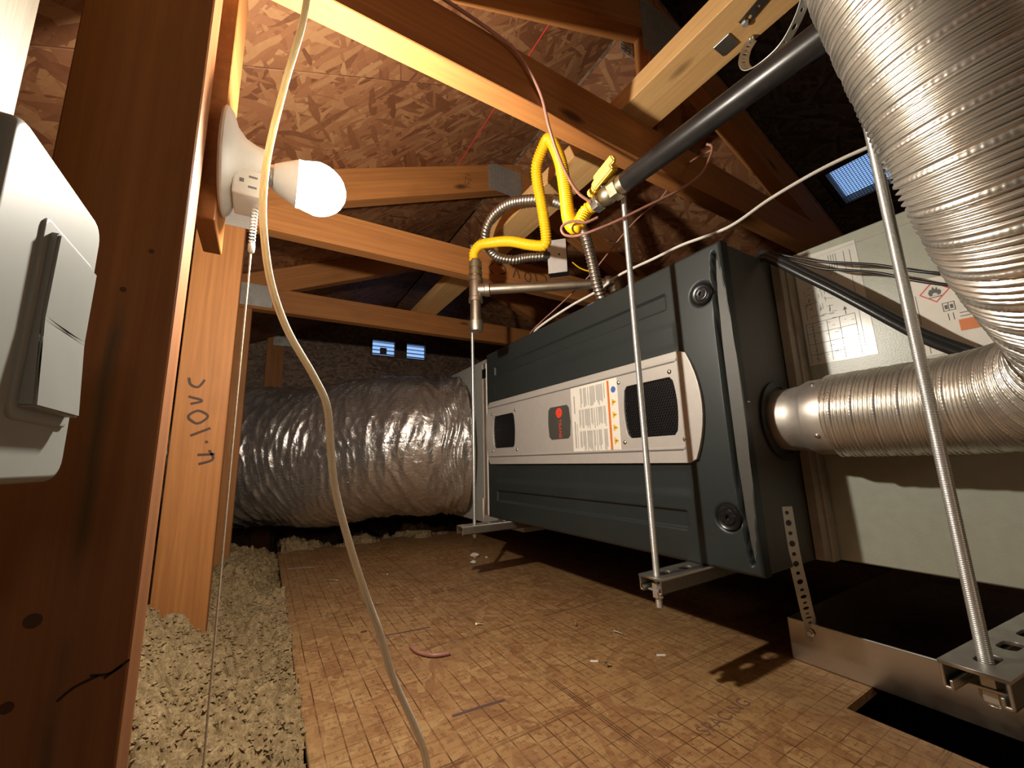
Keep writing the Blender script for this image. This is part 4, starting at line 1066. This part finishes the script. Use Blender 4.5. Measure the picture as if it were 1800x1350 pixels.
RX = [(.35, .235, .690), (.231, .217, .686), (.179, .211, .680), (.122, .196, .677), (.075, .181, .669), (.013, .163, .653), (-.055, .139, .626), (-.148, .123, .630), (-.209, .103, .621), (-.302, .090, .618), (-.365, .072, .596), (-.454, .050, .580), (-.559, .018, .546), (-.62, .05, .540), (-.70, .12, .5375)]
tag(tube('white_cable', RX, .0042, ROMEX, n=160, squash=(1, .75)), 'white electrical cable sagging over the furnace top', 'cable')
BW = [(-.30, -.62, .828), (-.22, -.53, .831), (-.161, -.437, .834), (-.11, -.385, .826), (-.094, -.34, .812), (-.093, -.31, .80), (-.094, -.283, .780), (-.105, -.255, .742), (-.120, -.232, .707), (-.132, -.208, .676), (-.134, -.190, .655), (-.130, -.1735, .640)]
BW = [(-.094, -.560, .835), (-.0945, -.47, .832), (-.094, -.40, .826), (-.093, -.345, .815), (-.092, -.318, .796), (-.094, -.288, .756), (-.106, -.265, .716), (-.117, -.240, .683), (-.125, -.213, .654), (-.126, -.190, .632), (-.119, -.168, .618)]
tag(tube('brown_wire', BW, .0026, BROWN, n=140), 'brown thermostat wire dropping from the near tie beam to the valve', 'wire')
LP = [(-.124, -.150, .598), (-.138, -.168, .590), (-.150, -.185, .594), (-.162, -.197, .591), (-.167, -.200, .583), (-.165, -.195, .573), (-.154, -.182, .568), (-.135, -.163, .571), (-.108, -.125, .588), (-.077, -.082, .612), (-.046, -.030, .642), (-.023, .010, .675), (-.015, .034, .715), (-.013, .041, .738), (-.020, .037, .747)]
tag(tube('brown_wire', LP, .0024, BROWN, n=160), 'brown wire looped round the gas hose end and hooked up right', 'wire')
TB = [(-.02, .05, .74), (-.11, .105, .79), (-.196, .129, .773), (-.244, .101, .740), (-.298, .085, .703), (-.378, .070, .651), (-.466, .042, .599), (-.577, .010, .542), (-.64, .05, .536)]
tag(tube('brown_wire', TB, .0018, BROWN, n=100), 'thin brown wire running down behind the pipe to the furnace top', 'wire')
tag(tube('yellow_wire', [(-.452, .07, .715), (-.43, .075, .69), (-.40, .076, .668), (-.372, .08, .655)], .0018, YEL, n=30), 'short yellow wire end leaving the junction box', 'wire')
LS = [(-.10, .30, .548), (-.04, .20, .552), (-.005, .130, .5475), (.019, .118, .526), (.057, .116, .485), (.092, .118, .446), (.124, .117, .407), (.153, .116, .374), (.180, .113, .346), (.205, .1685, .322), (.238, .175, .297)]
LS = [(-.12, .30, .5455), (-.05, .20, .546), (-.004, .140, .5445), (.020, .132, .524), (.057, .134, .483), (.092, .138, .444), (.126, .140, .404), (.156, .144, .368), (.186, .150, .334), (.225, .162, .300), (.27, .175, .265)]
t = thing('refrigerant_lines', 'two black insulated lines slanting across the pale cabinet labels', 'hose', (0, .13, .54))
tube('line', LS, .0068, RUBBER, t, n=90, sides=14)
tube('line', [(a + .004, b - .004, c_ - .0125) for a, b, c_ in LS], .0062, RUBBER, t, n=90, sides=14)
WA = [(-.10, .26, .537), (-.03, .17, .538), (.005, .140, .541), (.047, .140, .514), (.085, .142, .488), (.113, .145, .474), (.150, .150, .455), (.180, .150, .434), (.208, .150, .417), (.245, .155, .400), (.30, .17, .38)]
tag(tube('black_wire', WA, .0022, RUBBER, n=90), 'upper thin black wire bowing over the wiring label', 'wire')
tag(tube('black_wire', [(a + .001, b - .004, c_ - .0135 * min(1, max(.15, (a + .02) / .10)) - .05 * max(0, a - .13)) for a, b, c_ in WA], .0022, RUBBER, n=90), 'lower thin black wire bowing over the wiring label', 'wire')
LC = [(-.043, -.620, .735), (-.054, -.624, .641), (-.066, -.636, .562), (-.076, -.645, .487), (-.081, -.646, .439), (-.082, -.642, .398), (-.080, -.633, .352), (-.074, -.617, .307), (-.069, -.593, .264), (-.067, -.580, .235), (-.072, -.574, .195), (-.077, -.568, .158), (-.078, -.554, .110), (-.090, -.535, .059), (-.089, -.520, .020), (-.090, -.506, -.023), (-.087, -.487, -.065), (-.086, -.475, -.095), (-.089, -.465, -.138), (-.08, -.45, -.1655), (-.03, -.44, -.1665)]
t = thing('hanging_cable', 'ivory two-strand cable hanging from above down to the floor', 'cable', LC[0])
for s in (-1, 1):
    tube('cable_strand', [(a + s * .0016 * .52, b + s * .0016 * .85, c_) for a, b, c_ in LC], .0020, CORD, t, n=220, sides=10)

# ------------------------------------------------------------------ litter on the floor
def screw(x, y, ang, label, L=.016):
    d = Vector((math.cos(ang), math.sin(ang), 0)); z0 = ZF + .0026
    t = thing('screw', label, 'screw', (x, y, ZF), 'loose screws on the floor sheet')
    a = Vector((x, y, z0 + .0008)); 
    lathe('head', a, a + d, [(0, .0026), (.0008, .0036), (.0030, .0036), (.0034, .0045), (.0042, .0045)], SCREW, t, 6, False)
    n_ = 60
    o = link('shank', sweep([tuple(a + d * .004), tuple(a + d * (.004 + L / 2)), tuple(a + d * (.004 + L) - Vector((0, 0, .002)))], n_, 10, lambda s, th: (.0019 + .0005 * np.sin(2 * PI * s / .0013)) * np.clip((L - s) / .004 + .15, .15, 1) + 0 * th, 'shank'), SCREW, t); rel(o, t)
screw(-1.073, -.438, 1.0, 'pale screw far left on the floor sheet behind the cord', .03)
screw(-1.017, -.277, 2.4, 'small screw far back on the floor sheet right of the cord', .014)
screw(-.509, -.215, 1.1, 'screw on the floor just right of the brown wire offcut', .016)
screw(-.380, -.044, 2.6, 'brass screw lying nearest the middle rod shadow', .009)
screw(-.314, .001, .3, 'screw rightmost on the lit floor near the furnace shadow', .018)
screw(-.226, -.109, .9, 'dark little screw lowest on the floor sheet', .008)
tag(tube('wire_offcut', [(-.485, -.363, -.166), (-.454, -.359, -.1658), (-.428, -.344, -.1655), (-.419, -.328, -.1658), (-.416, -.312, -.166)], .0036, BROWN, n=40, sides=12), 'short curved reddish cable offcut on the floor', 'cable offcut')
def chip(x, y, s, label, m=CRUMB, name='crumb'):
    bm = bmesh.new(); bmesh.ops.create_icosphere(bm, subdivisions=2, radius=s)
    for v in bm.verts: v.co *= random.uniform(.7, 1.2); v.co.z = v.co.z * .55
    me = bm_mesh(bm, name); lo_ = min(v.co.z for v in me.vertices); me.transform(Matrix.Translation((x, y, ZF - lo_)))
    tag(link(name, me, m), label, 'debris', 'crumbs and chips on the floor')
chip(-1.062, .054, .016, 'largest white foam crumb under the far end of furnace')
chip(-.985, .010, .010, 'smaller white foam crumb in front of the largest')
chip(-1.03, .085, .005, 'tiny white foam crumb right of the largest')
def splinter(x, y, ang, L, label, m):
    d = Vector((math.cos(ang), math.sin(ang), 0)) * L / 2; c0 = Vector((x, y, ZF + .0013))
    o = board('wood_splinter', c0 - d, c0 + d, (-d.y, d.x, 0), .005, .0022, m, bevel=.0006); tag(o, label, 'debris', 'wood splinters on the floor')
splinter(-.248, -.113, .9, .014, 'pale wood chip beside the dark little screw', PAPER)
splinter(-.197, -.002, 1.0, .016, 'pale wood chip nearest the strut shadow', PAPER)
splinter(-.618, -.422, 1.6, .012, 'dark splinter left of the hanging cord near the brown offcut', INKP)
splinter(-1.30, -.49, 1.2, .09, 'dusty long splinter at the far left of floor', COILT)
# printed word and ink marks on the sheet
sheet_o = [c_ for c_ in flo.children if c_.name.startswith('subfloor_sheet')][0]
txt = text_mesh('floor_print', 'SPACING', .026, plane_mat((-.039, -.068, ZF + .0002), (-.06, 1, 0), (-1, -.06, 0)), plain('faded_print', (.16, .085, .05), .7), sheet_o, .0002, space=1.12)
strokes('marker_line', [[(-.247, -.378), (-.2445, -.337), (-.24, -.297)], [(-.577, -.407), (-.566, -.35), (-.559, -.299)]], plane_mat((0, 0, ZF), (1, 0, 0), (0, 1, 0)), plain('marker_ink', (.10, .055, .055), .7), sheet_o, .005, .0004)

# crack and knots on the near stud, scraps of blue tape on the furnace edge, bracket clip on the brace
bpy.context.view_layer.update()
ck = strokes('crack', [[(-.697, .053), (-.706, .047), (-.716, .048)], [(-.7005, .0505), (-.709, .0445)], [(-.712, .047), (-.723, .043), (-.730, .037)]], plane_mat((-.056, 0, 0), (0, 1, 0), (0, 0, 1)), plain('crack_shadow', (.03, .012, .006), .9), None, .0016, .0003)
ck.parent = s1; ck.matrix_parent_inverse = s1.matrix_basis.inverted()
for y, z, r in ((-.747, .088, .0045), (-.752, .040, .0035), (-.729, .318, .002), (-.716, .353, .0018)):
    kn = poly_solid('knot', [circ(y, z, r, 14)], plane_mat((-.0559, 0, 0), (0, 1, 0), (0, 0, 1)), .0004, plain('knot_wood', (.075, .028, .012), .7), None)
    kn.parent = s1; kn.matrix_parent_inverse = s1.matrix_basis.inverted()
BT = plain('blue_tape', (.16, .30, .62), .6)
for (x, y, lx, ly, lab) in ((-.335, .004, .026, .010, 'scrap of blue tape on the furnace edge near the conduit foot'), (-.212, .004, .022, .008, 'scrap of blue tape on the furnace edge nearer the middle rod')):
    bm = bmesh.new(); bmesh.ops.create_grid(bm, x_segments=6, y_segments=2, size=.5)
    for v in bm.verts: v.co = Vector((x + v.co.x * lx, y + v.co.y * ly + .012, .5342 + .004 * math.sin(v.co.x * 7) ** 2 + .006 * (v.co.y + .5)))
    ex = bmesh.ops.extrude_face_region(bm, geom=bm.faces[:])
    for v in ex['geom']:
        if isinstance(v, bmesh.types.BMVert): v.co.z += .0006
    tag(link('blue_tape', bm_mesh(bm, 'blue_tape'), BT), lab, 'tape', 'blue tape scraps on the furnace')
